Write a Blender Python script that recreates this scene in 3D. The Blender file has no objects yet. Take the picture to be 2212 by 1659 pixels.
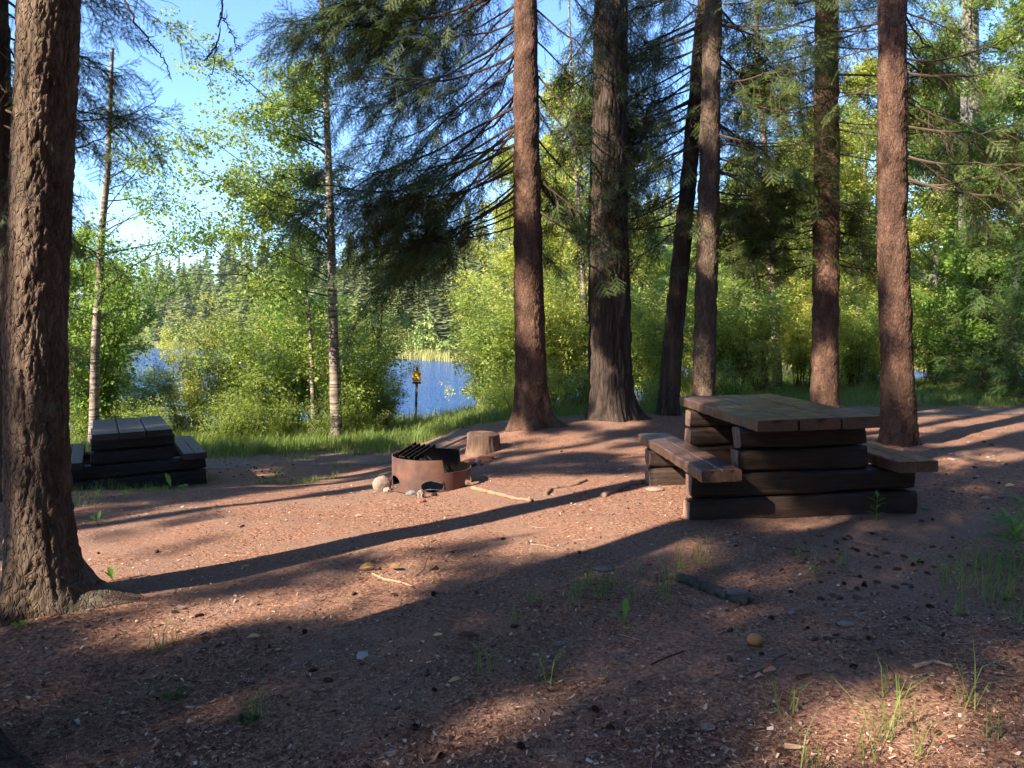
import bpy, math, random
import numpy as np
from mathutils import Vector, Matrix

# ------------------------------------------------------------------ camera, sky, sun, exposure
S = bpy.context.scene
F, H, PITCH = 1635.0, 1.509, 0.0689            # focal length and frame measured on a 2212 x 1659 grid
cam = bpy.data.cameras.new('camera'); co = bpy.data.objects.new('camera', cam)
S.collection.objects.link(co); S.camera = co
cam.sensor_width = 36; cam.lens = F/2212*36; cam.clip_end = 2000; cam.clip_start = 0.05
co.location = (0, 0, H); co.rotation_euler = (math.pi/2-PITCH, 0, 0)
SUN_EL, SUN_AZ = math.radians(35), math.radians(51+180)      # azimuth measured from +Y clockwise
SDIR = np.array([math.sin(SUN_AZ)*math.cos(SUN_EL), math.cos(SUN_AZ)*math.cos(SUN_EL), math.sin(SUN_EL)])
w = bpy.data.worlds.new('World'); S.world = w; w.use_nodes = True
nt = w.node_tree; sky = nt.nodes.new('ShaderNodeTexSky'); sky.sky_type = 'NISHITA'; sky.sun_disc = False
sky.sun_elevation = SUN_EL; sky.sun_rotation = SUN_AZ
sky.air_density = 0.85; sky.dust_density = 0.15; sky.ozone_density = 6.5
nt.links.new(sky.outputs[0], nt.nodes['Background'].inputs[0]); nt.nodes['Background'].inputs[1].default_value = 0.132
sl = bpy.data.lights.new('sun', 'SUN'); sl.energy = 5.0; sl.angle = math.radians(0.6); sl.color = (1, .88, .72)
so = bpy.data.objects.new('sun', sl); S.collection.objects.link(so)
so.rotation_euler = Vector(SDIR).to_track_quat('Z', 'Y').to_euler()
S.view_settings.view_transform = 'Standard'; S.view_settings.look = 'None'
S.view_settings.exposure = 1.85; S.view_settings.gamma = 1
cy = S.cycles
cy.max_bounces = 5; cy.diffuse_bounces = 3; cy.glossy_bounces = 2; cy.transmission_bounces = 3; cy.transparent_max_bounces = 4
cy.use_denoising = True; cy.sample_clamp_indirect = 4; cy.use_adaptive_sampling = True; cy.adaptive_threshold = 0.02
cy.caustics_reflective = False; cy.caustics_refractive = False

R = np.random.default_rng(7)
HAZE = True
rnd = random.Random(5)
CP, SP = math.cos(PITCH), math.sin(PITCH)

# ------------------------------------------------------------------ helpers
def ss(a, b, x):
    t = np.clip((np.asarray(x, float)-a)/(b-a), 0, 1); return t*t*(3-2*t)

def hash3(i, j, k, s=0):
    n = (i.astype(np.int64)*73856093) ^ (j.astype(np.int64)*19349663) ^ (k.astype(np.int64)*83492791) ^ (s*2654435761)
    n = (n ^ (n >> 13))*1274126177 & 0x7fffffff
    n = (n ^ (n >> 16))*668265263 & 0x7fffffff
    return ((n >> 8) & 0xffff)/65535.0

def vnoise(P, s=0):
    P = np.asarray(P, float); I = np.floor(P).astype(np.int64); f = P-I; f = f*f*(3-2*f); o = 0
    for a in (0, 1):
        for b in (0, 1):
            for c in (0, 1):
                wt = (f[:, 0] if a else 1-f[:, 0])*(f[:, 1] if b else 1-f[:, 1])*(f[:, 2] if c else 1-f[:, 2])
                o = o+wt*hash3(I[:, 0]+a, I[:, 1]+b, I[:, 2]+c, s)
    return o*2-1

def fbm(P, s=0, o=3):
    P = np.asarray(P, float); r = 0; a = 1
    for q in range(o):
        r = r+a*vnoise(P*2**q, s+q); a *= .5
    return r

def worley(P, s=0):
    I = np.floor(P).astype(np.int64); d1 = np.full(len(P), 9.); d2 = d1.copy(); cid = np.zeros(len(P))
    for a in (-1, 0, 1):
        for b in (-1, 0, 1):
            for c in (-1, 0, 1):
                J = I+np.array([a, b, c])
                Q = J+np.stack([hash3(J[:, 0], J[:, 1], J[:, 2], s+m) for m in (1, 2, 3)], 1)
                d = np.linalg.norm(P-Q, axis=1)
                h = hash3(J[:, 0], J[:, 1], J[:, 2], s+4)
                n = d < d1
                d2 = np.where(n, d1, np.minimum(d2, d)); cid = np.where(n, h, cid); d1 = np.where(n, d, d1)
    return d1, d2, cid

def ground_z(x, y):
    x = np.asarray(x, float); y = np.asarray(y, float)
    z = .033*np.clip(x, -6, 4.5)-.55*(1-ss(-2.4, .2, x))*ss(6.3, 11.8, y)
    y0 = 13.9-2.0*ss(-1.6, 0, x)+7.5*ss(4, 7, x)
    z = z-2.5*ss(0, 22, y-y0)
    far = far_shore(x)
    z = z-1.2*ss(0, 10, y-y0-22)*(1-ss(-7, 0, y-far))
    z = z+.9*ss(-3, 3, y-far)+19.0*ss(3, 90, y-far)
    near = np.exp(-np.maximum(0, y-9)/5)
    P = np.stack([x*.9, y*.9, 0*x], -1).reshape(-1, 3)
    z = z+(.022*vnoise(P, 3)+.010*vnoise(P*3.1, 4)).reshape(x.shape)*near
    for bx, by, br, bh in MOUNDS:
        z = z+bh*np.exp(-((x-bx)**2+(y-by)**2)/br**2)
    return z

def far_shore(x):
    return np.interp(x, [-260, -120, -90, -45, -6, 30, 60, 140], [300, 225, 190, 140, 95, 78, 66, 60])

MOUNDS = [(-2.55, 4.25, .55, .05), (.35, 11.0, 1.0, .08), (1.55, 11.6, 1.2, .10), (2.5, 11.9, .8, .07), (4.6, 8.9, .7, .05), (-.9, 7.1, .7, .02)]

def ray(px, py):
    X = (px-1106)/F; U = -(py-829.5)/F
    return np.array([X, CP+U*SP, U*CP-SP])

def at(px, py, D):
    r = ray(px, py); return np.array([0, 0, H])+r*(D/r[1])

def on_ground(px, py):
    r = ray(px, py); D = 2.0; step = .05
    while D < 60:
        p = np.array([0, 0, H])+r*(D/r[1])
        if p[2] < float(ground_z(p[0], p[1])): break
        D += step
    return np.array([p[0], p[1], float(ground_z(p[0], p[1]))])

def project(P):
    P = np.atleast_2d(P); z = P[:, 2]-H
    d = P[:, 1]*CP-z*SP; u = z*CP+P[:, 1]*SP; d2 = np.where(np.abs(d) < 1e-3, 1e-3, d)
    return 1106+F*P[:, 0]/d2, 829.5-F*u/d2, d

class MB:
    def __init__(s): s.V = []; s.T = []; s.Q = []; s.n = 0; s.A = []
    def add(s, V, T=None, Q=None, m=0, a=None):
        V = np.asarray(V, float).reshape(-1, 3)
        if T is not None and len(T): s.T.append((np.asarray(T, int).reshape(-1, 3)+s.n, m))
        if Q is not None and len(Q): s.Q.append((np.asarray(Q, int).reshape(-1, 4)+s.n, m))
        s.V.append(V); s.n += len(V)
        s.A.append(np.zeros(len(V)) if a is None else np.broadcast_to(np.asarray(a, float), (len(V),)))
    def mesh(s, name, mats, smooth=False):
        V = np.concatenate(s.V).astype(np.float32); me = bpy.data.meshes.new(name)
        t = np.concatenate([a for a, _ in s.T]) if s.T else np.zeros((0, 3), int)
        q = np.concatenate([a for a, _ in s.Q]) if s.Q else np.zeros((0, 4), int)
        mi = np.concatenate([np.full(len(a), m) for a, m in s.T]+[np.full(len(a), m) for a, m in s.Q])
        nl = t.size+q.size; nf = len(t)+len(q)
        me.vertices.add(len(V)); me.vertices.foreach_set('co', V.ravel())
        me.loops.add(nl); me.loops.foreach_set('vertex_index', np.concatenate([t.ravel(), q.ravel()]).astype(np.int32))
        me.polygons.add(nf)
        st = np.concatenate([np.arange(len(t))*3, t.size+np.arange(len(q))*4])
        me.polygons.foreach_set('loop_start', st.astype(np.int32))
        me.polygons.foreach_set('material_index', mi.astype(np.int32))
        if smooth: me.polygons.foreach_set('use_smooth', np.ones(nf, bool))
        else: me.polygons.foreach_set('use_smooth', np.zeros(nf, bool))
        for m in (mats if isinstance(mats, (list, tuple)) else [mats]): me.materials.append(m)
        at_ = me.attributes.new('tone', 'FLOAT', 'POINT'); at_.data.foreach_set('value', np.concatenate(s.A).astype(np.float32))
        me.update(calc_edges=True); me.validate()
        return me
    def build(s, name, mats, parent=None, smooth=False, loc=None):
        o = bpy.data.objects.new(name, s.mesh(name, mats, smooth)); S.collection.objects.link(o)
        if parent is not None: o.parent = parent
        if loc is not None: o.location = loc
        return o

def tag(o, label=None, cat=None, group=None, kind=None):
    if label: o['label'] = label
    if cat: o['category'] = cat
    if group: o['group'] = group
    if kind: o['kind'] = kind
    return o

def empty(name, loc, label=None, cat=None, group=None, rz=0):
    o = bpy.data.objects.new(name, None); S.collection.objects.link(o); o.location = loc; o.rotation_euler = (0, 0, rz)
    o.empty_display_size = .2
    return tag(o, label, cat, group)

def link_mesh(name, me, parent=None, loc=(0, 0, 0), rz=0, sc=1):
    o = bpy.data.objects.new(name, me); S.collection.objects.link(o); o.parent = parent
    o.location = loc; o.rotation_euler = (0, 0, rz); o.scale = (sc, sc, sc) if np.isscalar(sc) else sc
    return o

def copy_tree(o, loc=None, rz=None, sc=None, label=None):
    c = o.copy(); S.collection.objects.link(c)
    if loc is not None: c.location = loc
    if rz is not None: c.rotation_euler = (c.rotation_euler[0], c.rotation_euler[1], rz)
    if sc is not None: c.scale = (sc, sc, sc) if np.isscalar(sc) else sc
    if label: c['label'] = label
    for ch in list(o.children):
        d = ch.copy(); S.collection.objects.link(d); d.parent = c
    return c

def tube(mb, P, r, k=5, m=0, a=0, cap=False):
    P = np.asarray(P, float); n = len(P); r = np.broadcast_to(np.asarray(r, float), (n,))
    T = np.gradient(P, axis=0); T /= np.linalg.norm(T, axis=1, keepdims=True)+1e-9
    ref = np.array([0, 0, 1.]) if abs(T[0, 2]) < .9 else np.array([1., 0, 0])
    U = np.cross(T, ref); U /= np.linalg.norm(U, axis=1, keepdims=True)+1e-9; W = np.cross(T, U)
    th = np.arange(k)*2*math.pi/k
    V = P[:, None]+r[:, None, None]*(np.cos(th)[None, :, None]*U[:, None]+np.sin(th)[None, :, None]*W[:, None])
    i = np.arange(n-1)[:, None]*k; j = np.arange(k)[None]
    Q = np.stack([i+j, i+(j+1) % k, i+k+(j+1) % k, i+k+j], -1).reshape(-1, 4)
    V = V.reshape(-1, 3); tri = []
    if cap:
        V = np.concatenate([V, P[:1], P[-1:]]); c0, c1 = n*k, n*k+1
        tri = [(c0, (q+1) % k, q) for q in range(k)]+[(c1, (n-1)*k+q, (n-1)*k+(q+1) % k) for q in range(k)]
    mb.add(V, T=tri if cap else None, Q=Q, m=m, a=a)

def frames(D, roll=None):
    D = D/(np.linalg.norm(D, axis=1, keepdims=True)+1e-9)
    ref = np.where(np.abs(D[:, 2:3]) < .95, np.array([[0, 0, 1.]]), np.array([[1., 0, 0]]))
    Y = np.cross(ref, D); Y /= np.linalg.norm(Y, axis=1, keepdims=True)+1e-9; Z = np.cross(D, Y)
    if roll is not None:
        c, s_ = np.cos(roll)[:, None], np.sin(roll)[:, None]; Y, Z = Y*c+Z*s_, Z*c-Y*s_
    return np.stack([D, Y, Z], 1)          # rows = axes

def stamp(mb, tpl, P, D, sc, roll=None, m=0, a=None):
    V, T, Q = tpl; P = np.asarray(P, float).reshape(-1, 3); n = len(P)
    if n == 0: return
    Fm = frames(np.asarray(D, float).reshape(-1, 3), roll); sc = np.broadcast_to(np.asarray(sc, float), (n,))
    W = np.einsum('kj,njc->nkc', V, Fm)*sc[:, None, None]+P[:, None]
    o = (np.arange(n)*len(V))[:, None, None]
    tt = (T[None]+o).reshape(-1, 3) if T is not None and len(T) else None
    qq = (Q[None]+o).reshape(-1, 4) if Q is not None and len(Q) else None
    aa = np.repeat(np.broadcast_to(0 if a is None else a, (n,)), len(V))
    mb.add(W.reshape(-1, 3), tt, qq, m, aa)

def box(mb, x0, x1, y0, y1, z0, z1, b=.006, m=0):
    def ringv(i, z): return [(x0+i, y0+i, z), (x1-i, y0+i, z), (x1-i, y1-i, z), (x0+i, y1-i, z)]
    V = ringv(b, z0)+ringv(0, z0+b)+ringv(0, z1-b)+ringv(b, z1)
    Q = [(3, 2, 1, 0), (12, 13, 14, 15)]
    for l in range(3):
        for k in range(4): Q.append((l*4+k, l*4+(k+1) % 4, l*4+4+(k+1) % 4, l*4+4+k))
    mb.add(V, Q=Q, m=m)

# ------------------------------------------------------------------ materials
def mat(name, rough=.9, spec=.3):
    m = bpy.data.materials.new(name); m.use_nodes = True
    b = m.node_tree.nodes['Principled BSDF']; b.inputs['Roughness'].default_value = rough
    b.inputs['Specular IOR Level'].default_value = spec
    return m, m.node_tree, b

def N(nt, t, **k):
    n = nt.nodes.new(t)
    for a, b in k.items():
        if a in n.inputs: n.inputs[a].default_value = b
        else: setattr(n, a, b)
    return n

def mapped(nt, sc=(1, 1, 1), coord='Object'):
    c = N(nt, 'ShaderNodeTexCoord'); mp = N(nt, 'ShaderNodeMapping'); mp.inputs['Scale'].default_value = sc
    nt.links.new(c.outputs[coord], mp.inputs[0]); return mp.outputs[0]

def noise(nt, vec, scale, detail=3, rough=.55, dist=0):
    n = N(nt, 'ShaderNodeTexNoise'); n.inputs['Scale'].default_value = scale; n.inputs['Detail'].default_value = detail
    n.inputs['Roughness'].default_value = rough; n.inputs['Distortion'].default_value = dist
    nt.links.new(vec, n.inputs['Vector']); return n.outputs['Fac']

def ramp(nt, fac, stops):
    r = N(nt, 'ShaderNodeValToRGB'); e = r.color_ramp.elements
    while len(e) < len(stops): e.new(.5)
    for q, (p, c) in zip(e, stops):
        q.position = p; q.color = (*c, 1) if len(c) == 3 else c
    nt.links.new(fac, r.inputs[0]); return r.outputs[0]

def mix(nt, fac, a, b, mode='MIX'):
    n = N(nt, 'ShaderNodeMix'); n.data_type = 'RGBA'; n.blend_type = mode
    for sock, v in ((0, fac), (6, a), (7, b)):
        if hasattr(v, 'links') or hasattr(v, 'is_linked'): nt.links.new(v, n.inputs[sock])
        elif sock == 0: n.inputs[0].default_value = v
        else: n.inputs[sock].default_value = (*v, 1)
    return n.outputs[2]

def bump(nt, b, h, strength=.5, dist=.02):
    n = N(nt, 'ShaderNodeBump'); n.inputs['Strength'].default_value = strength; n.inputs['Distance'].default_value = dist
    nt.links.new(h, n.inputs['Height']); nt.links.new(n.outputs[0], b.inputs['Normal']); return n

def math_(nt, op, a, b=0.5):
    n = N(nt, 'ShaderNodeMath'); n.operation = op
    for i, v in enumerate((a, b)):
        if hasattr(v, 'is_linked'): nt.links.new(v, n.inputs[i])
        else: n.inputs[i].default_value = v
    return n.outputs[0]

def bark_mat(name, c1, c2, c3, zs=.25, vs=28, lich=0):
    m, nt, b = mat(name, .95, .15)
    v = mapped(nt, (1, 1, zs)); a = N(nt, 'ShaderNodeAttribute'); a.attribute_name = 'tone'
    n1 = noise(nt, v, 9, 5); n2 = noise(nt, v, vs*1.6, 3)
    vo = N(nt, 'ShaderNodeTexVoronoi'); vo.feature = 'DISTANCE_TO_EDGE'; vo.inputs['Scale'].default_value = vs
    wv = mix(nt, .12, v, N_vec(nt, v, 14)); nt.links.new(wv, vo.inputs['Vector'])
    col = ramp(nt, n1, [(.3, c1), (.5, c2), (.72, c3)])
    col = mix(nt, ramp(nt, n2, [(.35, (0, 0, 0)), (.7, (1, 1, 1))]), col, mix(nt, .5, col, c3))
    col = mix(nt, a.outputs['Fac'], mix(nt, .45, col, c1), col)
    if lich:
        ln = noise(nt, mapped(nt), 5, 6, .7)
        col = mix(nt, math_(nt, 'MULTIPLY', ramp(nt, ln, [(.58, (0, 0, 0)), (.66, (1, 1, 1))]), lich), col, (.16, .17, .11))
    nt.links.new(col, b.inputs['Base Color'])
    hh = math_(nt, 'ADD', math_(nt, 'MULTIPLY', ramp(nt, vo.outputs['Distance'], [(0, (0, 0, 0)), (.12, (1, 1, 1))]), .7), math_(nt, 'MULTIPLY', n2, .5))
    bump(nt, b, hh, .9, .012)
    return m

def N_vec(nt, v, s):
    n = N(nt, 'ShaderNodeTexNoise'); n.inputs['Scale'].default_value = s; nt.links.new(v, n.inputs['Vector']); return n.outputs['Color']

M = {}
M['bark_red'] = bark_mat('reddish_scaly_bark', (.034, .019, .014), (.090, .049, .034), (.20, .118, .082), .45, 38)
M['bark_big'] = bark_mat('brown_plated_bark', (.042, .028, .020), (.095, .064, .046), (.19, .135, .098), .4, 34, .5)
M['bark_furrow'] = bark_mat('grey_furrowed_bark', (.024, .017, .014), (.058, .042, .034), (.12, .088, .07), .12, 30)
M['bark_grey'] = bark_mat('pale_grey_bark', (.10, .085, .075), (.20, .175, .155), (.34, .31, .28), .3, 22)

def birch_mat():
    m, nt, b = mat('birch_bark', .7, .3)
    v = mapped(nt, (1, 1, 1)); st = mapped(nt, (.6, .6, 7))
    n1 = noise(nt, st, 3.2, 5, .65); n2 = noise(nt, v, 2.5, 4)
    col = ramp(nt, n1, [(.40, (.04, .032, .028)), (.48, (.19, .145, .115)), (.64, (.36, .30, .25))])
    col = mix(nt, ramp(nt, n2, [(.5, (0, 0, 0)), (.66, (1, 1, 1))]), col, (.16, .11, .085))
    nt.links.new(col, b.inputs['Base Color']); bump(nt, b, n1, .5, .01); return m
M['birch'] = birch_mat()

def foliage(name, c1, c2, tr, trw=.35, rough=.6, big=1.2, spec=.3):
    m, nt, b = mat(name, rough, spec)
    g = N(nt, 'ShaderNodeNewGeometry'); n1 = noise(nt, mapped(nt), big, 2)
    oi = N(nt, 'ShaderNodeObjectInfo')
    f = math_(nt, 'ADD', math_(nt, 'MULTIPLY', g.outputs['Random Per Island'], .55), math_(nt, 'MULTIPLY', n1, .6))
    f = math_(nt, 'ADD', f, math_(nt, 'MULTIPLY', math_(nt, 'SUBTRACT', oi.outputs['Random'], .5), .25))
    col = ramp(nt, f, [(.25, c1), (.85, c2)])
    nt.links.new(col, b.inputs['Base Color'])
    t = N(nt, 'ShaderNodeBsdfTranslucent'); nt.links.new(mix(nt, .6, col, tr), t.inputs['Color'])
    ms = N(nt, 'ShaderNodeMixShader'); ms.inputs[0].default_value = trw
    out = nt.nodes['Material Output']
    nt.links.new(b.outputs[0], ms.inputs[1]); nt.links.new(t.outputs[0], ms.inputs[2]); nt.links.new(ms.outputs[0], out.inputs[0])
    return m
M['needle'] = foliage('spruce_needles', (.03, .052, .018), (.125, .16, .036), (.09, .14, .02), .2, .5)
M['needle_light'] = foliage('young_spruce_needles', (.035, .075, .022), (.10, .16, .035), (.12, .2, .03), .25)
M['lichen'] = foliage('dry_twigs', (.05, .035, .025), (.13, .095, .06), (.10, .07, .04), .1)
M['leaf'] = foliage('birch_leaves', (.11, .175, .040), (.32, .39, .10), (.52, .64, .08), .48, .4, spec=.5)
M['leaf_yellow'] = foliage('willow_leaves', (.20, .26, .055), (.50, .50, .13), (.68, .70, .10), .48, .45)
M['leaf_dark'] = foliage('maple_leaves', (.08, .155, .034), (.24, .34, .07), (.42, .60, .07), .48, .45)
M['grass'] = foliage('grass_blades', (.07, .13, .025), (.22, .28, .07), (.32, .42, .07), .35, .5, 2.0)
M['reed'] = foliage('reed_blades', (.20, .27, .06), (.50, .46, .16), (.52, .55, .12), .38, .6, .8)
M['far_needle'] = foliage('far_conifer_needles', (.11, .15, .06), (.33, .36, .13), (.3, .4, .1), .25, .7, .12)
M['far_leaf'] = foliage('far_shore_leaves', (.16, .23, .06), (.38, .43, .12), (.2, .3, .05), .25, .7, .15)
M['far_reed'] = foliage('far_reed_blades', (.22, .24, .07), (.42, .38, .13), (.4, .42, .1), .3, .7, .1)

def simple(name, c, rough=.8, c2=None, sc=20, spec=.3, bm=.3, bd=.004, metal=0, zs=1, xs=1, ys=1):
    m, nt, b = mat(name, rough, spec); v = mapped(nt, (xs, ys, zs)); n = noise(nt, v, sc, 5, .6)
    c2 = c2 or tuple(q*.6 for q in c)
    g = N(nt, 'ShaderNodeObjectInfo')
    col = ramp(nt, math_(nt, 'ADD', n, math_(nt, 'MULTIPLY', math_(nt, 'SUBTRACT', g.outputs['Random'], .5), .3)), [(.3, c2), (.7, c)])
    nt.links.new(col, b.inputs['Base Color']); b.inputs['Metallic'].default_value = metal
    if bm: bump(nt, b, n, bm, bd)
    return m

def ground_mat():
    m, nt, b = mat('needle_covered_dirt', .95, .12)
    v = mapped(nt); big = noise(nt, v, .55, 4, .6, .3); med = noise(nt, v, 3.2, 4, .6); fine = noise(nt, v, 45, 3, .65); vf = noise(nt, v, 150, 2, .6)
    vo = N(nt, 'ShaderNodeTexVoronoi'); vo.inputs['Scale'].default_value = 75; nt.links.new(v, vo.inputs['Vector'])
    litter = ramp(nt, fine, [(.30, (.038, .016, .011)), (.5, (.19, .083, .052)), (.70, (.42, .235, .155))])
    litter = mix(nt, ramp(nt, vo.outputs['Color'], [(.0, (0, 0, 0)), (.95, (.5, .5, .5))]), litter, (.30, .19, .135))
    dirt = ramp(nt, vf, [(.3, (.12, .068, .048)), (.7, (.32, .20, .148))])
    f = ramp(nt, math_(nt, 'ADD', math_(nt, 'MULTIPLY', big, .65), math_(nt, 'MULTIPLY', med, .35)), [(.49, (0, 0, 0)), (.565, (1, 1, 1))])
    col = mix(nt, math_(nt, 'MULTIPLY', f, .75), litter, dirt)
    # beyond the camping ground the soil turns green-brown
    c = N(nt, 'ShaderNodeTexCoord'); sx = N(nt, 'ShaderNodeSeparateXYZ'); nt.links.new(c.outputs['Object'], sx.inputs[0])
    e = ramp(nt, math_(nt, 'MULTIPLY', math_(nt, 'ADD', sx.outputs['Y'], math_(nt, 'MULTIPLY', med, 2.0)), .03), [(.42, (0, 0, 0)), (.47, (1, 1, 1))])
    col = mix(nt, e, col, ramp(nt, fine, [(.3, (.05, .07, .025)), (.7, (.13, .15, .05))]))
    nt.links.new(col, b.inputs['Base Color'])
    h = math_(nt, 'ADD', math_(nt, 'MULTIPLY', fine, .6), math_(nt, 'MULTIPLY', vf, .35))
    bump(nt, b, math_(nt, 'ADD', h, math_(nt, 'MULTIPLY', med, 1.0)), .8, .022)
    return m
M['ground'] = ground_mat()
M['path'] = simple('gravel_track', (.26, .185, .14), .95, (.085, .055, .04), 30, .2, .8, .02)

def wood_stain():
    m, nt, b = mat('brown_wood_stain', .38, .6)
    v = mapped(nt, (9, .8, 9)); n = noise(nt, v, 5, 5, .6, .4); n2 = noise(nt, mapped(nt), 7, 5, .65)
    col = ramp(nt, n, [(.3, (.045, .024, .017)), (.7, (.105, .056, .039))])
    col = mix(nt, math_(nt, 'MULTIPLY', ramp(nt, n2, [(.55, (0, 0, 0)), (.68, (1, 1, 1))]), .3), col, (.15, .10, .08))
    nt.links.new(col, b.inputs['Base Color'])
    nt.links.new(ramp(nt, n2, [(.35, (.3, .3, .3)), (.7, (.6, .6, .6))]), b.inputs['Roughness']); b.inputs['Coat Weight'].default_value = .15; b.inputs['Coat Roughness'].default_value = .25
    bump(nt, b, n, .35, .004); return m
M['plank'] = wood_stain()
M['log'] = simple('dark_stained_log', (.048, .030, .022), .5, (.014, .009, .007), 6, .4, .6, .012, 0, 8, .6, 8)
M['log_end'] = simple('weathered_log_end', (.27, .165, .12), .85, (.12, .07, .05), 9, .2, .6, .006, 0, .8, 3, 3)
M['wood_old'] = simple('old_table_wood', (.030, .026, .026), .6, (.009, .008, .008), 8, .4, .5, .01, 0, 5, 1, 5)
M['wood_old_top'] = simple('old_table_top', (.075, .052, .045), .6, (.026, .018, .016), 10, .3, .5, .006, 0, 6, 1, 6)
M['rust'] = simple('rusted_ring_steel', (.20, .088, .058), .7, (.065, .034, .027), 4, .4, .25, .003)
M['black_steel'] = simple('sooty_shaded_steel', (.022, .018, .016), .9, (.010, .009, .008), 30, .12, .2, .002)
M['stump'] = simple('stump_side', (.20, .125, .085), .9, (.07, .04, .028), 10, .2, .9, .02, 0, .25, 2.5, 2.5)
M['stump_top'] = simple('stump_cut_face', (.23, .13, .085), .9, (.10, .055, .04), 16, .2, .5, .005)
M['rock'] = simple('river_rock', (.34, .26, .21), .85, (.17, .12, .10), 8, .3, .5, .01)
M['rock_grey'] = simple('grey_rock', (.22, .20, .19), .85, (.10, .09, .085), 12, .3, .5, .008)
M['brick'] = simple('broken_brick', (.33, .115, .065), .9, (.18, .06, .04), 30, .2, .6, .004)
M['cone'] = simple('pine_cone', (.13, .072, .048), .85, (.05, .027, .02), 60, .2, 0)
M['chip'] = simple('bark_flake', (.19, .115, .085), .9, (.085, .046, .035), 22, .2, .5, .003)
M['chip_grey'] = simple('weathered_flake', (.25, .20, .17), .9, (.12, .09, .08), 20, .2, .5, .003)
M['chip_white'] = simple('pale_birch_bark', (.55, .49, .46), .8, (.28, .24, .23), 40, .3, .4, .002)
M['chip_pale'] = simple('pale_wood_chip', (.40, .27, .17), .85, (.22, .14, .09), 24, .2, .4, .002, 0, 1, 1, 6)
M['stick'] = simple('barked_stick', (.27, .165, .105), .85, (.12, .07, .045), 12, .2, .5, .003)
M['twig'] = simple('dry_twig', (.115, .078, .058), .9, (.05, .033, .026), 20, .2, .4, .002)
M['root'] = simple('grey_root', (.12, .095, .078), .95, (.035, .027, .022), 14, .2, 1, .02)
M['root_lit'] = simple('sunlit_tan_root', (.25, .16, .11), .95, (.12, .07, .05), 14, .2, .6, .01)  # lighter, warmer copy of the root colour with sunlight put into it
M['moss_wood'] = simple('grey_broken_wood', (.30, .27, .24), .95, (.07, .055, .05), 18, .2, 1, .02)
M['yellow_leaf'] = simple('fallen_yellow_leaf', (.60, .42, .20), .7, (.40, .25, .11), 30, .3, .2, .001)
M['dead_leaf'] = simple('dry_brown_leaf', (.30, .17, .06), .8, (.13, .07, .03), 25, .3, .3, .002)
M['onion'] = simple('orange_onion_skin', (.50, .20, .06), .45, (.36, .13, .04), 9, .5, .2, .001, 0, .2)
M['onion_peel'] = simple('peeled_skin', (.58, .30, .20), .6, (.40, .18, .12), 20, .4, .2, .001)
M['post'] = simple('brown_metal_post', (.17, .12, .11), .5, (.10, .07, .065), 15, .5, .1, .001)
M['sign_yellow'] = simple('yellow_sign_face', (.85, .50, .05), .6, (.78, .44, .04), 3, .4, 0)
M['sign_dark'] = simple('navy_sign_band', (.02, .025, .05), .6, (.015, .02, .04), 3, .4, 0)
M['sign_text'] = simple('brown_lettering', (.10, .055, .03), .7, (.09, .05, .025), 3, .3, 0)
M['sign_white'] = simple('white_sign_trim', (.7, .7, .68), .6, (.6, .6, .6), 3, .3, 0)
M['weed'] = foliage('broad_weed_leaf', (.10, .22, .035), (.17, .32, .05), (.25, .42, .05), .4, .45)
M['litter'] = None

def litter_mat():
    m, nt, b = mat('scattered_needles', .85, .2)
    g = N(nt, 'ShaderNodeNewGeometry')
    col = ramp(nt, g.outputs['Random Per Island'], [(0, (.03, .015, .012)), (.3, (.10, .042, .028)), (.65, (.26, .125, .075)), (.9, (.40, .25, .16)), (1, (.55, .44, .35))])
    nt.links.new(col, b.inputs['Base Color']); return m
M['litter'] = litter_mat()

def water_mat():
    m, nt, b = mat('lake_water', .14, .25)
    b.inputs['Base Color'].default_value = (.02, .085, .26, 1); b.inputs['IOR'].default_value = 1.33  # blue of the reflected sky put into the base colour
    v = mapped(nt, (1, 2.2, 1)); n1 = noise(nt, v, 2.2, 4, .65); n2 = noise(nt, v, .25, 2)
    h = math_(nt, 'ADD', n1, n2); bp = bump(nt, b, h, 1.0, .35); return m
M['water'] = water_mat()

# ------------------------------------------------------------------ ground, path, water
def grid_sheet(name, xs, ys, zf, m, kind='structure', smooth=True):
    X, Y = np.meshgrid(xs, ys); Z = zf(X, Y); nx = len(xs); ny = len(ys)
    mb = MB(); i = np.arange(ny-1)[:, None]*nx; j = np.arange(nx-1)[None]
    mb.add(np.stack([X, Y, Z], -1).reshape(-1, 3), Q=np.stack([i+j, i+j+1, i+j+nx+1, i+j+nx], -1).reshape(-1, 4))
    return tag(mb.build(name, m, None, smooth), kind=kind)

xs = np.concatenate([np.linspace(-500, -60, 23), np.linspace(-56, -12, 23), np.linspace(-11.5, -7, 20), np.arange(-6.9, 7, .06), np.linspace(7.05, 12, 22), np.linspace(13, 60, 30), np.linspace(70, 500, 20)])
ys = np.concatenate([np.linspace(-60, -4, 15), np.linspace(-3, 1.6, 12), np.arange(1.7, 9, .05), np.arange(9, 15, .12), np.linspace(15.3, 60, 80), np.linspace(62, 320, 90), np.linspace(330, 800, 12)])
grid_sheet('ground', xs, ys, ground_z, M['ground'])

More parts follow.
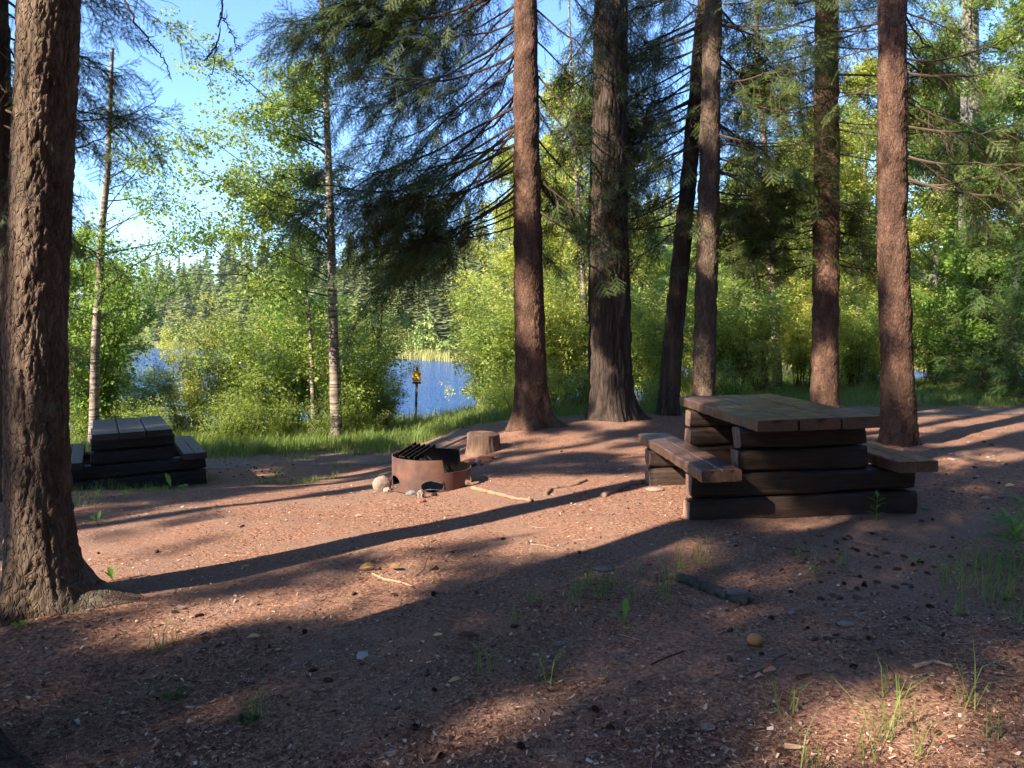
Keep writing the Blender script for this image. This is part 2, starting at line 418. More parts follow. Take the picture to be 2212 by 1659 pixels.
def path_mesh():
    mb = MB(); n = 140; k = 9; V = []
    xx = np.linspace(-14, 22, n)
    for i, x in enumerate(xx):
        yc = 12.75+.6*math.exp(-((x-1.2)/2.0)**2)+.05*math.sin(x*1.3)+(.25*max(0, x-6)*.3)
        wd = .62+.15*math.sin(x*2.1)+.12*math.sin(x*5.3)
        for j in range(k):
            y = yc+(j/(k-1)-.5)*2*wd; V.append((x, y, float(ground_z(x, y))+.006))
    i = np.arange(n-1)[:, None]*k; j = np.arange(k-1)[None]
    mb.add(V, Q=np.stack([i+j, i+k+j, i+k+j+1, i+j+1], -1).reshape(-1, 4))
    tag(mb.build('path', M['path'], None, True), kind='structure')
path_mesh()
WZ = -2.25
mb = MB(); mb.add([(-500, 22, WZ), (300, 22, WZ), (300, 330, WZ), (-500, 330, WZ)], Q=[(0, 1, 2, 3)])
tag(mb.build('lake_water', M['water']), kind='structure')

# ------------------------------------------------------------------ light map: wanted sunlit and shaded ground, used to shape the unseen crowns
UV1 = np.cross(SDIR, [0, 0, 1]); UV1 /= np.linalg.norm(UV1); UV2 = np.cross(SDIR, UV1)
CELL = .05; OFF = 22
LIT = np.zeros((900, 900), bool); SHADE = np.zeros((900, 900), bool)
def cell(P):
    P = np.atleast_2d(P); return ((P@UV1+OFF)/CELL).astype(int).clip(0, 899), ((P@UV2+OFF)/CELL).astype(int).clip(0, 899)
def inpoly(x, y, poly):
    c = np.zeros(x.shape, bool); n = len(poly)
    for i in range(n):
        x1, y1 = poly[i]; x2, y2 = poly[(i+1) % n]
        if y1 == y2: continue
        c ^= ((y1 > y) != (y2 > y)) & (x < (x2-x1)*(y-y1)/(y2-y1)+x1)
    return c
A = lambda pts: [(109.7+.6696*x, 987.5+.67*y) for x, y in pts]
B = lambda pts: [(1097.2+.504*x, 1097.2+.504*y) for x, y in pts]
LITP = [A([(-40, 245), (60, 232), (450, 158), (800, 108), (1060, 75), (1360, 72), (1700, 60), (1930, 60), (2060, 105), (2070, 215), (1700, 236), (1480, 232), (1330, 252), (1230, 285), (1060, 300), (1050, 262), (620, 372), (300, 395), (-40, 395)]),
        A([(240, 545), (330, 500), (470, 482), (700, 462), (770, 468), (745, 490), (590, 535), (430, 585), (280, 590)]),
        A([(1000, 385), (1080, 368), (1235, 362), (1245, 385), (1170, 418), (1040, 410)]),
        A([(1470, 300), (1560, 268), (1900, 225), (2000, 240), (1880, 290), (1600, 310)]),
        
        A([(760, 95), (900, 62), (1040, 38), (1050, 55), (900, 85)]),
        B([(1200, 880), (1300, 800), (1480, 790), (1600, 850), (1500, 930), (1300, 960)]),
        B([(1650, 830), (1900, 740), (2250, 760), (2250, 1140), (1800, 1130), (1650, 1000)]),
        B([(1150, 1000), (1350, 990), (1500, 1060), (1300, 1130), (1150, 1100)]),
        [(1860, 905), (2260, 888), (2260, 925), (2120, 940), (2020, 945), (1860, 948)],
        [(2040, 950), (2120, 948), (2125, 966), (2050, 966)],
        [(1085, 935), (1118, 930), (1118, 950), (1085, 952)],
        [(640, 955), (830, 945), (1000, 945), (1000, 955), (800, 965), (640, 968)]]
SHP = [A([(70, 320), (300, 290), (700, 222), (1000, 155), (1100, 128), (1110, 150), (900, 212), (600, 268), (330, 328), (70, 360)]),
       A([(60, 270), (300, 228), (440, 205), (440, 215), (300, 250), (60, 300)]),
       A([(1380, 110), (1560, 95), (1800, 60), (1820, 72), (1560, 120), (1380, 135)])]
gx, gy = np.meshgrid(np.arange(-9, 8, .045), np.arange(.6, 14.5, .045))
G3 = np.stack([gx.ravel(), gy.ravel(), ground_z(gx, gy).ravel()], 1)
px, py, dd = project(G3)
jx = vnoise(G3*2.3, 31)*22; jy = vnoise(G3*2.3, 32)*7
lit = np.zeros(len(G3), bool)
for k, p in enumerate(LITP):
    m_ = inpoly(px+jx, py+jy, p)
    if min(b for a, b in p) > 1400: m_ &= vnoise(G3*np.array([3.1, 3.1, 0])+7, 47)+.5*vnoise(G3*8, 48) > .02
    lit |= m_
for p in SHP: lit &= ~inpoly(px+jx*.5, py+jy*.5, p)
far = py < 1010
lit |= far & (G3[:, 1] > 7.8) & (G3[:, 1] < 11.2) & (vnoise(G3*np.array([1.3, 3.4, 1]), 40) > .42) & (px > 560)
sw = G3@np.array([.777, .629, 0]); cw = G3@np.array([-.629, .777, 0])
lit &= ~((vnoise(np.stack([sw*.55, cw*2.6, 0*sw], 1), 44)+.5*vnoise(np.stack([sw*1.6, cw*6, 0*sw], 1), 45) > .42) & (G3[:, 1] > 4.6))
fore = (G3[:, 1] < 4.6)
a, b = cell(G3[lit]); LIT[a, b] = True
inview = (px > -700) & (px < 3000) & (G3[:, 1] > .8)
a, b = cell(G3[(~lit) & inview]); SHADE[a, b] = True
def mark(P, r, to):
    th = R.uniform(0, 6.28, 60); q = np.sqrt(R.uniform(0, 1, 60))*r
    a, b = cell(np.asarray(P)[None]+q[:, None]*(np.cos(th)[:, None]*UV1+np.sin(th)[:, None]*UV2)); to[a, b] = True
for (x, y, D, r) in [(55, 40, 4.1, .12), (60, 150, 4.1, .12), (55, 300, 4.1, .12), (50, 420, 4.1, .13), (40, 520, 4.1, .10), (50, 1150, 4.1, .10), (60, 1250, 4.1, .08),
    (1135, 30, 10.8, .3), (1135, 110, 10.8, .3), (1135, 190, 10.8, .28), (1140, 270, 10.8, .25), (1135, 330, 10.8, .2), (1135, 440, 10.8, .14), (1135, 640, 10.8, .22), (1140, 690, 10.8, .2),
    (1290, 190, 11.3, .14), (1290, 530, 11.3, .12), (1290, 800, 11.3, .12), (1310, 900, 11.3, .12),
    (1525, 490, 10.9, .18), (1530, 540, 10.9, .2), (1505, 810, 10.9, .15), (1535, 250, 10.9, .18), (1538, 110, 10.9, .15),
    (1785, 180, 10.9, .2), (1785, 330, 10.9, .18), (1785, 420, 10.9, .14), (1785, 560, 10.9, .22), (1785, 780, 10.9, .25), (1785, 830, 10.9, .22),
    (1930, 120, 8.6, .22), (1930, 210, 8.6, .22), (1930, 300, 8.6, .18), (1930, 400, 8.6, .12), (1940, 560, 8.6, .12), (1945, 680, 8.6, .18),
    (1400, 955, 7.6, .10), (1440, 975, 7.2, .12), (1480, 990, 6.7, .10), (1500, 940, 7.6, .15), (1560, 950, 7.6, .12), (1410, 1010, 7.6, .1), (1440, 1040, 7.5, .12), (1485, 1080, 6.1, .1), (1478, 1055, 6.1, .1), (1484, 1110, 6.05, .1), (1590, 960, 6.0, .08), (1592, 1000, 6.0, .08), (1430, 960, 7.3, .12), (1500, 1000, 6.6, .08), (1490, 870, 7.8, .1), (1540, 890, 7.2, .06),
    (900, 1020, 6.6, .12), (940, 1020, 6.6, .12), (980, 1040, 6.6, .12), (870, 1030, 6.8, .05)]:
    mark(at(x, y, D), r, LIT)
for (x, y0, y1, D, r) in [(1150, 360, 600, 10.8, .25), (1150, 720, 930, 10.8, .25), (1325, 0, 920, 11.3, .45), (1450, 0, 920, 11.5, .3), (1530, 20, 840, 10.9, .25), (1785, 0, 760, 10.9, .25), (1940, 0, 950, 8.6, .25),
        (1700, 880, 1100, 6.1, .5), (1620, 870, 1100, 6.1, .4), (1860, 880, 1100, 6.2, .5), (1580, 1010, 1100, 6.1, .3), (1650, 860, 900, 7.5, .5), (60, 560, 1000, 4.1, .2), (1980, 970, 1050, 6.4, .3)]:
    for y in range(y0, y1, 25): mark(at(x, y, D), r, SHADE)
for (x0, x1, y0, y1) in [(150, 450, 900, 1050)]:
    for x in range(x0, x1, 25):
        for y in range(y0, y1, 25): mark(at(x, y, 10.3), .2, SHADE)
def grow(Mk, n):
    for _ in range(n):
        o = Mk.copy(); o[1:] |= Mk[:-1]; o[:-1] |= Mk[1:]; o[:, 1:] |= Mk[:, :-1]; o[:, :-1] |= Mk[:, 1:]; Mk = o
    return Mk
LITG = grow(LIT, 2)
SHADE &= ~grow(LIT, 3)
def blocks_light(P):
    a, b = cell(P); return LITG[a, b]

# ------------------------------------------------------------------ foliage templates
def needle_spray(L=.24, pairs=3, nl=.022, nw=.0045, step=.012, seed=0, side=.10):
    q = np.random.default_rng(seed); V = []; T = []
    segs = [(np.zeros(3), np.array([L, 0, -.02]))]
    for k in range(pairs):
        x = L*(.15+.62*k/max(1, pairs-1)) if pairs > 1 else L*.4
        for s in (-1, 1):
            l = side*(1.1-.55*k/pairs)*q.uniform(.8, 1.15)
            segs.append((np.array([x, 0, -.01]), np.array([x+l*.68, s*l*.72, -.01-q.uniform(0, .3)*l])))
    for a, b in segs:
        d = b-a; l = np.linalg.norm(d); d = d/l; sd = np.cross(d, [0, 0, 1.]); sd /= np.linalg.norm(sd)
        n = max(2, int(l/step))
        i = len(V); V += [a-sd*.0018, a+sd*.0018, b]; T.append((i, i+1, i+2))
        for k in range(n):
            p = a+(b-a)*(k+.5)/n
            for s in (-1, 1):
                up = np.array([0, 0, q.uniform(-.4, .5)])
                dr = d*.75+sd*s*.85+up*.8; dr /= np.linalg.norm(dr); ln = nl*q.uniform(.75, 1.2)
                pw = d*nw*.5; i = len(V); V += [p-pw, p+pw, p+dr*ln]; T.append((i, i+1, i+2))
        dr = d; i = len(V); V += [b-sd*nw*.5, b+sd*nw*.5, b+d*nl]; T.append((i, i+1, i+2))
    return np.array(V), np.array(T), None
SPRAY = [needle_spray(L=.26, nl=.025, nw=.007, step=.013, seed=k, pairs=4, side=.12) for k in range(3)]
SPRAY_COARSE = needle_spray(.5, 3, .10, .035, .05, 9, .26)
SPRAY_MID = needle_spray(.32, 3, .04, .011, .024, 12, .16)

def leaf_cluster(n=12, r=.28, s=.05, seed=0, shape=.62, flat=.5):
    q = np.random.default_rng(seed); V = []; Q = []
    for _ in range(n):
        p = q.normal(size=3)*r*.5*np.array([1.2, 1, .8])
        d = q.normal(size=3)*np.array([1, 1, .6])+np.array([.2, 0, -.45]); d /= np.linalg.norm(d)
        u = q.normal(size=3)*flat+np.array([0, 0, 1.]); sd = np.cross(d, u); sd /= np.linalg.norm(sd)+1e-9
        l = s*q.uniform(.5, 1.4); nrm = np.cross(sd, d); i = len(V)
        V += [p, p+d*l*.45+sd*l*shape*.5, p+d*l, p+d*l*.45-sd*l*shape*.5+nrm*l*.12]; Q.append((i, i+1, i+2, i+3))
    return np.array(V), None, np.array(Q)
LC = [leaf_cluster(seed=k) for k in range(4)]

# ------------------------------------------------------------------ trunks
def make_trunk(parent, base, pts, r0, r1, kind, mname, dz=.025, seg=72, flare=.35, fh=.22, seed=0, zfine=8, lobes=5, name='trunk', fdir=None, fextra=0, fk=0):
    """pts: centre line offsets from the base, [(x,y,z)...]"""
    pts = np.array(pts, float); zmax = pts[-1, 2]
    zs = [pts[0, 2]]
    while zs[-1] < zmax: zs.append(zs[-1]+(dz if zs[-1] < zfine else dz*5))
    zs[-1] = zmax; zs = np.array(zs)
    cx = np.interp(zs, pts[:, 2], pts[:, 0]); cyy = np.interp(zs, pts[:, 2], pts[:, 1])
    t = np.clip(zs/zmax, 0, 1); rad = r0*(1-t)+r1*t
    th = np.arange(seg)*2*math.pi/seg; n = len(zs)
    ZZ, TT = np.meshgrid(zs, th, indexing='ij'); RR = np.repeat(rad[:, None], seg, 1)
    q = np.random.default_rng(seed); ph = q.uniform(0, 6.28, 4)
    lob = 1+.45*np.cos(lobes*TT+ph[0])+.3*np.cos((lobes-2)*TT+ph[1])
    zc = np.clip(ZZ, -.02, None)
    RR = RR*(1+flare*np.exp(-zc/fh)*lob)+r0*.06*np.cos(2*TT+ph[2]+ZZ*.8)*np.exp(-zc/2.5)
    if fdir is not None:
        RR += fextra*np.exp(-zc/.10)*np.exp(-(((TT-fdir+math.pi) % (2*math.pi)-math.pi)/.38)**2)
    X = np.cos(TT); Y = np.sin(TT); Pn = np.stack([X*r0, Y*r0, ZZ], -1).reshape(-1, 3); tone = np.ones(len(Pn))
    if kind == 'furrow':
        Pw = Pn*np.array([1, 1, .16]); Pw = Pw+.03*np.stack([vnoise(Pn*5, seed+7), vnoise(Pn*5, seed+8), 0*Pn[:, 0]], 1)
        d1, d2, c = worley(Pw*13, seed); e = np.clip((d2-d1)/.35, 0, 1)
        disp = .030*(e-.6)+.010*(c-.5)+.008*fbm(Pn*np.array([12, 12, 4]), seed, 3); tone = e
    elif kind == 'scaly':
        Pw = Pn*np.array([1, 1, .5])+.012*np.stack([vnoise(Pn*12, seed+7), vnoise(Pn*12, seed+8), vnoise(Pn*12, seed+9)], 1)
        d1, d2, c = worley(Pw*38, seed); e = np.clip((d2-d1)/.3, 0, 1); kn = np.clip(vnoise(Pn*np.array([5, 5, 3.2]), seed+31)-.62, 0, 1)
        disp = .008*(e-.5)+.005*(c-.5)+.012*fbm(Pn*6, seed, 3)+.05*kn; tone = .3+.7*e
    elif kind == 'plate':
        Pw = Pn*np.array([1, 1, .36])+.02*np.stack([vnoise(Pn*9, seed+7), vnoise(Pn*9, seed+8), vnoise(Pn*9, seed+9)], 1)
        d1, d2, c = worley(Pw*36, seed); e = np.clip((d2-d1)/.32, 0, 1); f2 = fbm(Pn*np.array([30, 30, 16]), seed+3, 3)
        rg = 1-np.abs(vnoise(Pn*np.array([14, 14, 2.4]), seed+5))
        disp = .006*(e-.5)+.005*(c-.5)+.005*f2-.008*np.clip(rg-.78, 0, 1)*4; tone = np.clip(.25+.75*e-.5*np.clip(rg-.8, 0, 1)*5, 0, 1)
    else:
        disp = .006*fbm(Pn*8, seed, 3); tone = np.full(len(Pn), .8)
    RR = RR+disp.reshape(RR.shape)*min(1, r0/.18)
    V = np.stack([cx[:, None]+X*RR, cyy[:, None]+Y*RR, ZZ], -1).reshape(-1, 3)
    i = np.arange(n-1)[:, None]*seg; j = np.arange(seg)[None]
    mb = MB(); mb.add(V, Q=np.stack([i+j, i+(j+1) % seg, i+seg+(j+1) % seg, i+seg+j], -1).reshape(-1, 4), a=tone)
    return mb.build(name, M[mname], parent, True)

# ------------------------------------------------------------------ spruce boughs
def bough(mb, base, az, L, fall=.6, curl=.18, start=.35, dens=1.0, q=None, hang=.4, spray=None, check=None, tw=1.0, lat=.34, frame_ok=None):
    q = q or R
    n = 12; t = np.linspace(0, 1, n); d = np.array([math.cos(az), math.sin(az), 0]); sd = np.array([-d[1], d[0], 0])
    wob = np.cumsum(q.normal(0, .030, n))*L; wz = np.cumsum(q.normal(0, .022, n))*L
    P = np.array(base)[None]+d[None]*(L*t)[:, None]*(.92)+sd[None]*wob[:, None]*t[:, None]; P[:, 2] += -L*(fall*t-(curl+q.uniform(-.15, .2))*t*t)+wz*t
    rb = (.007+.0042*L)*tw*q.uniform(.7, 1.25)
    tube(mb, P, rb*(1-.85*t)+.002, 5, 0)
    pos = []; dr = []
    nlat = int(L/.11)
    for k in range(nlat):
        tt = .12+.86*(k+q.uniform(0, 1))/nlat; s = -1 if k % 2 else 1
        p = np.array([np.interp(tt, t, P[:, c]) for c in range(3)])
        ax = P[min(n-1, int(tt*n)+1)]-P[max(0, int(tt*n)-1)]; ax = ax/np.linalg.norm(ax)
        l = L*lat*(.35+1.1*tt*(1.12-tt)*1.6)*q.uniform(.7, 1.2)*(1 if tt > start else .7)
        dir_ = ax*.75+sd*s*q.uniform(.5, .9)+np.array([0, 0, q.uniform(-.45, .05)]); dir_ /= np.linalg.norm(dir_)
        m = 5; u = np.linspace(0, 1, m); LP = p[None]+dir_[None]*(l*u)[:, None]; LP[:, 2] -= hang*l*u*u; LP += q.normal(0, .02*l, LP.shape)*u[:, None]
        tube(mb, LP, .0035*(1-.7*u)+.001, 3, 0)
        if tt > start*.55:
            f0 = .25 if tt > start else .7
            ns = max(1, int(l*(1-f0)/.135*dens))
            for uu in np.linspace(f0, 1, ns):
                pp = np.array([np.interp(uu, u, LP[:, c]) for c in range(3)])
                g = dir_*.7+np.array([0, 0, -hang*1.1*uu])+q.normal(0, .28, 3); pos.append(pp); dr.append(g)
        else:
            for _ in range(2):
                pp = LP[q.integers(1, m)]; e = pp+np.array([q.normal(0, .1), q.normal(0, .1), -q.uniform(.05, .3)])*1.0
                tube(mb, np.array([pp, (pp+e)/2+q.normal(0, .015, 3), e]), [.002, .0015, .001], 3, 0)
    for uu in np.linspace(max(.3, start), 1, int(L*4*dens)):
        pos.append([np.interp(uu, t, P[:, c]) for c in range(3)]); dr.append((P[-1]-P[-3])+q.normal(0, .12, 3)*L)
    if not pos: return
    pos = np.array(pos); dr = np.array(dr); keep = np.ones(len(pos), bool)
    if check is not None: keep &= ~check(pos)
    if frame_ok is not None: keep &= frame_ok(pos)
    pos = pos[keep]; dr = dr[keep]
    sp = spray or SPRAY; sp = sp if isinstance(sp, list) else [sp]
    idx = q.integers(0, len(sp), len(pos))
    for k, tp in enumerate(sp):
        mk = idx == k
        stamp(mb, tp, pos[mk], dr[mk], q.uniform(.85, 1.4, mk.sum()), q.normal(0, .5, mk.sum()), m=1)

def hanging(mb, P, n, q, l=(.1, .35), m=2):
    """dry drooping twigs and lichen strands"""
    for _ in range(n):
        p = P[q.integers(0, len(P))]+q.normal(0, .03, 3); ll = q.uniform(*l)
        e = p+np.array([q.normal(0, .05), q.normal(0, .05), -ll]); mid = (p+e)/2+q.normal(0, .02, 3)
        tube(mb, np.array([p, mid, e]), [.003, .003, .001], 3, m)
        for _ in range(3):
            s_ = p+(e-p)*q.uniform(.2, .95); mb.add([s_, s_+[.006, 0, 0], s_+[q.normal(0, .04), q.normal(0, .04), -q.uniform(.03, .08)]], T=[(0, 1, 2)], m=m)

CROWN_M = lambda w='twig': [M[w], M['needle'], M['lichen']]

# ------------------------------------------------------------------ the big trees
GOBO_BASES = []
def big_tree(name, px, D, pts, r0, r1, kind, mname, label, cat='tree', **k):
    x = (px-1106)/F*D*1.0; z = float(ground_z(x, D)); root = empty(name, (x, D, z), label, cat, k.pop('group', None))
    make_trunk(root, None, pts, r0, r1, kind, mname, **k); return root

def crown(root, specs, seed, wood='twig', upper=None, check=None, name='crown', lichen=0, spray=None, uspray=None):
    """specs: (n, z0, z1, az0, az1, L0, L1, fall, start, dens, hang)"""
    q = np.random.default_rng(seed); mb = MB(); bx, by, bz = root.location
    chk = None
    if check: chk = lambda P: check(P+np.array([bx, by, bz]))
    for (n, z0, z1, a0, a1, L0, L1, fall, start, dens, hang) in specs:
        for k in range(n):
            z = z0+(z1-z0)*(k+q.uniform())/n; az = q.uniform(a0, a1); L = q.uniform(L0, L1)
            o = np.array([root['lean'][0], root['lean'][1]])*z if 'lean' in root else np.zeros(2)
            bough(mb, (o[0]+math.cos(az)*.1, o[1]+math.sin(az)*.1, z), az, L, fall*q.uniform(.6, 1.3), .2, start, dens, q, hang, spray, chk)
            if lichen:
                PP = np.array([[o[0]+math.cos(az)*u*L, o[1]+math.sin(az)*u*L, z-L*fall*u+.2*L*u*u] for u in np.linspace(.15, .9, 12)])
                hanging(mb, PP, lichen, q)
    if upper:
        z0, z1, L0, L1, n = upper
        for k in range(n):
            u = (k+q.uniform())/n; z = z0+(z1-z0)*u; az = k*2.4+q.uniform(-.3, .3); L = (L0+(L1-L0)*u)*q.uniform(.8, 1.1)
            o = np.array([root['lean'][0], root['lean'][1]])*z if 'lean' in root else np.zeros(2)
            bough(mb, (o[0], o[1], z), az, L, .35, .15, .15, 1.3 if uspray else .45, q, .25, uspray or SPRAY_COARSE, chk)
    return mb.build(name, CROWN_M(wood), root)

def lean(root, x, y=0): root['lean'] = [x, y]; return root
PI = math.pi
t0 = lean(big_tree('spruce_tree', 68, 4.2, [(0, 0, -.2), (.0, 0, .6), (.03, 0, 1.6), (.18, 0, 3.3), (.4, .1, 9), (.7, .2, 18)], .172, .03, 'plate', 'bark_big',
    'huge rough plated trunk with a flared root, nearest tree, beside the old dark picnic table', dz=.011, seg=170, flare=.42, fh=.22, seed=1, zfine=3.6, fdir=.15, fextra=.33), .035)
crown(t0, [], 11, upper=(7.0, 17.5, 2.2, .6, 26), check=blocks_light, uspray=SPRAY)
t1 = lean(big_tree('spruce_tree', 1152, 11.0, [(0, 0, -.2), (-.04, 0, 1), (-.09, 0, 3), (-.13, 0, 7), (-.2, 0, 19)], .225, .03, 'scaly', 'bark_red',
    'reddish sunlit trunk behind the stump with long dark boughs sweeping over the lake', dz=.02, seg=110, flare=.42, fh=.28, seed=2, zfine=6.6, fdir=-.1, fextra=.25), -.02)
crown(t1, [(12, 2.9, 4.4, 2.4, 3.4, 1.7, 2.7, .55, .38, 1.4, .35), (24, 4.0, 8.6, 2.4, 3.4, 2.4, 3.7, .5, .42, 1.3, .32), (13, 4.0, 8.2, 2.2, 3.3, 1.8, 3.0, .8, .40, 1.1, .4), (10, 3.0, 7.8, -.8, .7, 1.1, 1.8, .95, .4, 1.3, .6), (10, 3.0, 7.0, 1.0, 2.2, 1.2, 2.2, .6, .4, 1.2, .5)],
      12, upper=(11, 16, 1.8, .5, 8), lichen=5)
t2 = big_tree('fir_tree', 1325, 11.6, [(0, 0, -.25), (-.05, 0, 1), (-.10, 0, 3), (-.08, 0, 7), (0, 0, 20)], .325, .05, 'furrow', 'bark_furrow',
    'thickest trunk of the middle trees with deep furrowed grey bark', dz=.022, seg=150, flare=.24, fh=.30, seed=3, zfine=6.8, fdir=-.1, fextra=.2)
crown(t2, [(7, 4.0, 7.5, -.8, .6, 1.0, 1.6, .8, .3, 1.2, .4), (5, 4.0, 7.5, 1.2, 3.0, 1.2, 1.8, .6, .3, 1.0, .4)], 13, upper=(11.5, 16, 1.6, .5, 7))
t3 = lean(big_tree('spruce_tree', 1443, 12.0, [(0, 0, -.2), (.09, 0, 1.4), (.26, 0, 3.4), (.50, 0, 6.6), (1.2, 0, 15)], .158, .03, 'scaly', 'bark_furrow',
    'slender dark trunk leaning to meet its neighbour above the picnic table', dz=.03, seg=72, flare=.25, fh=.2, seed=4, zfine=6.8), .078)
crown(t3, [(15, 2.8, 5.4, 2.2, 3.1, 1.0, 1.6, .5, .25, 1.5, .6), (17, 4.2, 7.2, 2.0, 3.1, 1.4, 2.2, .30, .2, 1.3, .5), (6, 4, 6.8, -1, 1, .8, 1.4, .4, .3, 1.3, .5)], 14, upper=(10.5, 13, 1.2, .4, 6), lichen=14)
t4 = lean(big_tree('spruce_tree', 1522, 11.1, [(0, 0, -.2), (.0, 0, 1.4), (.02, 0, 3.4), (.03, 0, 6.6), (0, 0, 18)], .172, .03, 'scaly', 'bark_big',
    'straight brown trunk rising just behind the far end of the newer picnic table', dz=.024, seg=90, flare=.2, fh=.25, seed=5, zfine=6.6), .003)
crown(t4, [(16, 3.6, 7.0, -.9, 1.0, 1.2, 2.2, .35, .2, 1.6, .5), (7, 2.5, 3.9, -.1, .6, 1.0, 1.8, .28, .2, 1.4, .4), (6, 4, 7, 2, 3.4, 1, 1.8, .35, .3, 1.3, .5)], 15, upper=(11.5, 16, 1.5, .5, 7), lichen=12)
t5 = lean(big_tree('spruce_tree', 1784, 11.2, [(0, 0, -.2), (-.02, 0, 1.4), (-.06, 0, 3.4), (-.15, 0, 6.6), (-.3, 0, 19)], .205, .03, 'scaly', 'bark_red',
    'red brown trunk standing behind the right half of the newer picnic table', dz=.024, seg=90, flare=.15, fh=.25, seed=6, zfine=6.6), -.023)
crown(t5, [(11, 2.3, 3.6, 2.4, 3.15, 1.0, 2.0, .25, .12, 1.6, .3), (10, 2.3, 3.5, -.1, .8, .7, 1.4, .25, .12, 1.6, .3), (13, 3.8, 7.0, 2.3, 3.4, 1.0, 2.0, .3, .35, 1.2, .45), (11, 3.8, 7.0, -.9, .9, .8, 1.8, .3, .35, 1.2, .45)], 16, upper=(11.5, 16, 1.5, .5, 7), lichen=5)
t6 = lean(big_tree('spruce_tree', 1950, 8.95, [(0, 0, -.2), (-.06, 0, .9), (-.17, 0, 2.4), (-.27, 0, 5.3), (-.4, 0, 18)], .188, .03, 'scaly', 'bark_red',
    'broad brown trunk beside the right bench with bark swelling at its foot', dz=.018, seg=120, flare=.18, fh=.2, seed=8, zfine=5.5), -.055)
crown(t6, [(16, 2.9, 5.6, -.7, .9, 1.0, 2.1, .35, .45, 1.0, .5), (5, 4.2, 5.4, 2.2, 3.4, .8, 1.2, .3, .5, .8, .5)], 17, upper=(10, 15, 1.5, .5, 7), lichen=5)
t7 = lean(big_tree('spruce_tree', 18, 8.2, [(0, 0, -.2), (.0, 0, 1.4), (.0, 0, 3.4), (.05, 0, 7.6), (0, 0, 16)], .17, .03, 'scaly', 'bark_furrow',
    'shaded spruce half hidden behind the huge nearest trunk, drooping dark boughs', dz=.04, seg=60, flare=.2, fh=.2, seed=9, zfine=5.5), 0)
crown(t7, [(17, 1.7, 5.0, -.9, .9, .65, 1.15, .65, .12, 1.5, .8), (8, 3.8, 6.2, -.7, .5, 1.2, 1.7, .50, .15, 1.2, .6), (16, 1.6, 5.5, 1.6, 4.6, .8, 1.5, .6, .15, 1.2, .6)], 18, upper=(5.5, 15.5, 1.8, .4, 26), check=blocks_light, uspray=SPRAY)
# bare drooping twigs of the nearest tree against the sky
def dead_branch(parent, pts, D, r, seed):
    q = np.random.default_rng(seed); mb = MB(); P = np.array([at(x, y, D) for x, y in pts])-np.array(parent.location)
    tt = np.linspace(0, 1, 26); P = np.stack([np.interp(tt*(len(pts)-1), range(len(pts)), P[:, c]) for c in range(3)], 1)+q.normal(0, .006, (26, 3))
    tube(mb, P, r*(1-.8*tt)+.0015, 5, 0)
    for _ in range(34):
        i = q.integers(2, 25); d = q.normal(0, 1, 3); d[1] *= .4; d /= np.linalg.norm(d); l = q.uniform(.015, .07)
        tube(mb, np.array([P[i], P[i]+d*l]), [.002, .001], 3, 0)
    mb.build('branch', M['twig'], parent)
dead_branch(t0, [(255, -40), (275, 10), (310, 75), (340, 110), (362, 140), (367, 168)], 4.6, .006, 1)
dead_branch(t0, [(482, -40), (480, 30), (470, 90), (462, 140), (450, 190)], 4.8, .005, 2)
dead_branch(t0, [(475, 30), (500, 70), (520, 110)], 4.8, .003, 3)
dead_branch(t0, [(470, 95), (450, 120), (442, 130)], 4.8, .003, 4)
# a seen trunk foot, then unseen trees added, crowns shaped to shade the ground
stub = empty('spruce_tree', (-2.08, 2.60, float(ground_z(-2.08, 2.60))), 'dark mossy foot of a trunk cut by the bottom corner of the photo', 'tree')
make_trunk(stub, None, [(0, 0, -.2), (-.12, 0, 1), (-.4, -.1, 4), (-.6, -.2, 16)], .20, .04, 'plate', 'bark_furrow', dz=.02, seg=110, flare=.35, fh=.10, seed=21, zfine=1.6, fdir=-.2, fextra=.26)
GT = [stub]
for k, (x, y) in enumerate([(-7.8, 0.0), (-4.5, -3.2), (-8.6, -3.4), (-10.4, 3.0), (-1.4, -3.6), (-7, -7.2), (3.2, -4.2), (-12.5, -1), (-13.5, 5.5), (-2.0, -8), (-11, -8), (-8.6, 6.9), (-11.5, 9.6)]):
    g = empty('spruce_tree', (x, y, float(ground_z(x, y))), 'unseen spruce added behind the viewer, crown shaped to shade the clearing', 'tree', 'unseen trees added to shade the clearing')
    make_trunk(g, None, [(0, 0, -.2), (0, 0, 6), (.1, 0, 18)], .11 if k == 0 else .2, .04, 'plain', 'bark_red', dz=.3, seg=20, flare=.3, fh=.2, seed=30+k); GT.append(g)
def coarse_spruce():
    q = np.random.default_rng(300); root = bpy.data.objects.new('spruce_tree', None); S.collection.objects.link(root)
    make_trunk(root, None, [(0, 0, -.2), (0, 0, 15)], .2, .03, 'plain', 'bark_red', dz=.5, seg=14, flare=.3, fh=.2, seed=300); mb = MB()
    for k in range(120):
        u = k/120; bough(mb, (0, 0, 1.2+13.4*u), k*2.4, 2.9*(1-.85*u)*q.uniform(.8, 1.15), .4, .15, .12, .5, q, .25, SPRAY_COARSE)
    mb.build('crown', CROWN_M(), root); return root
cs = coarse_spruce(); cs_used = False  # unseen ring of trees, added to cut sky light on the shaded ground
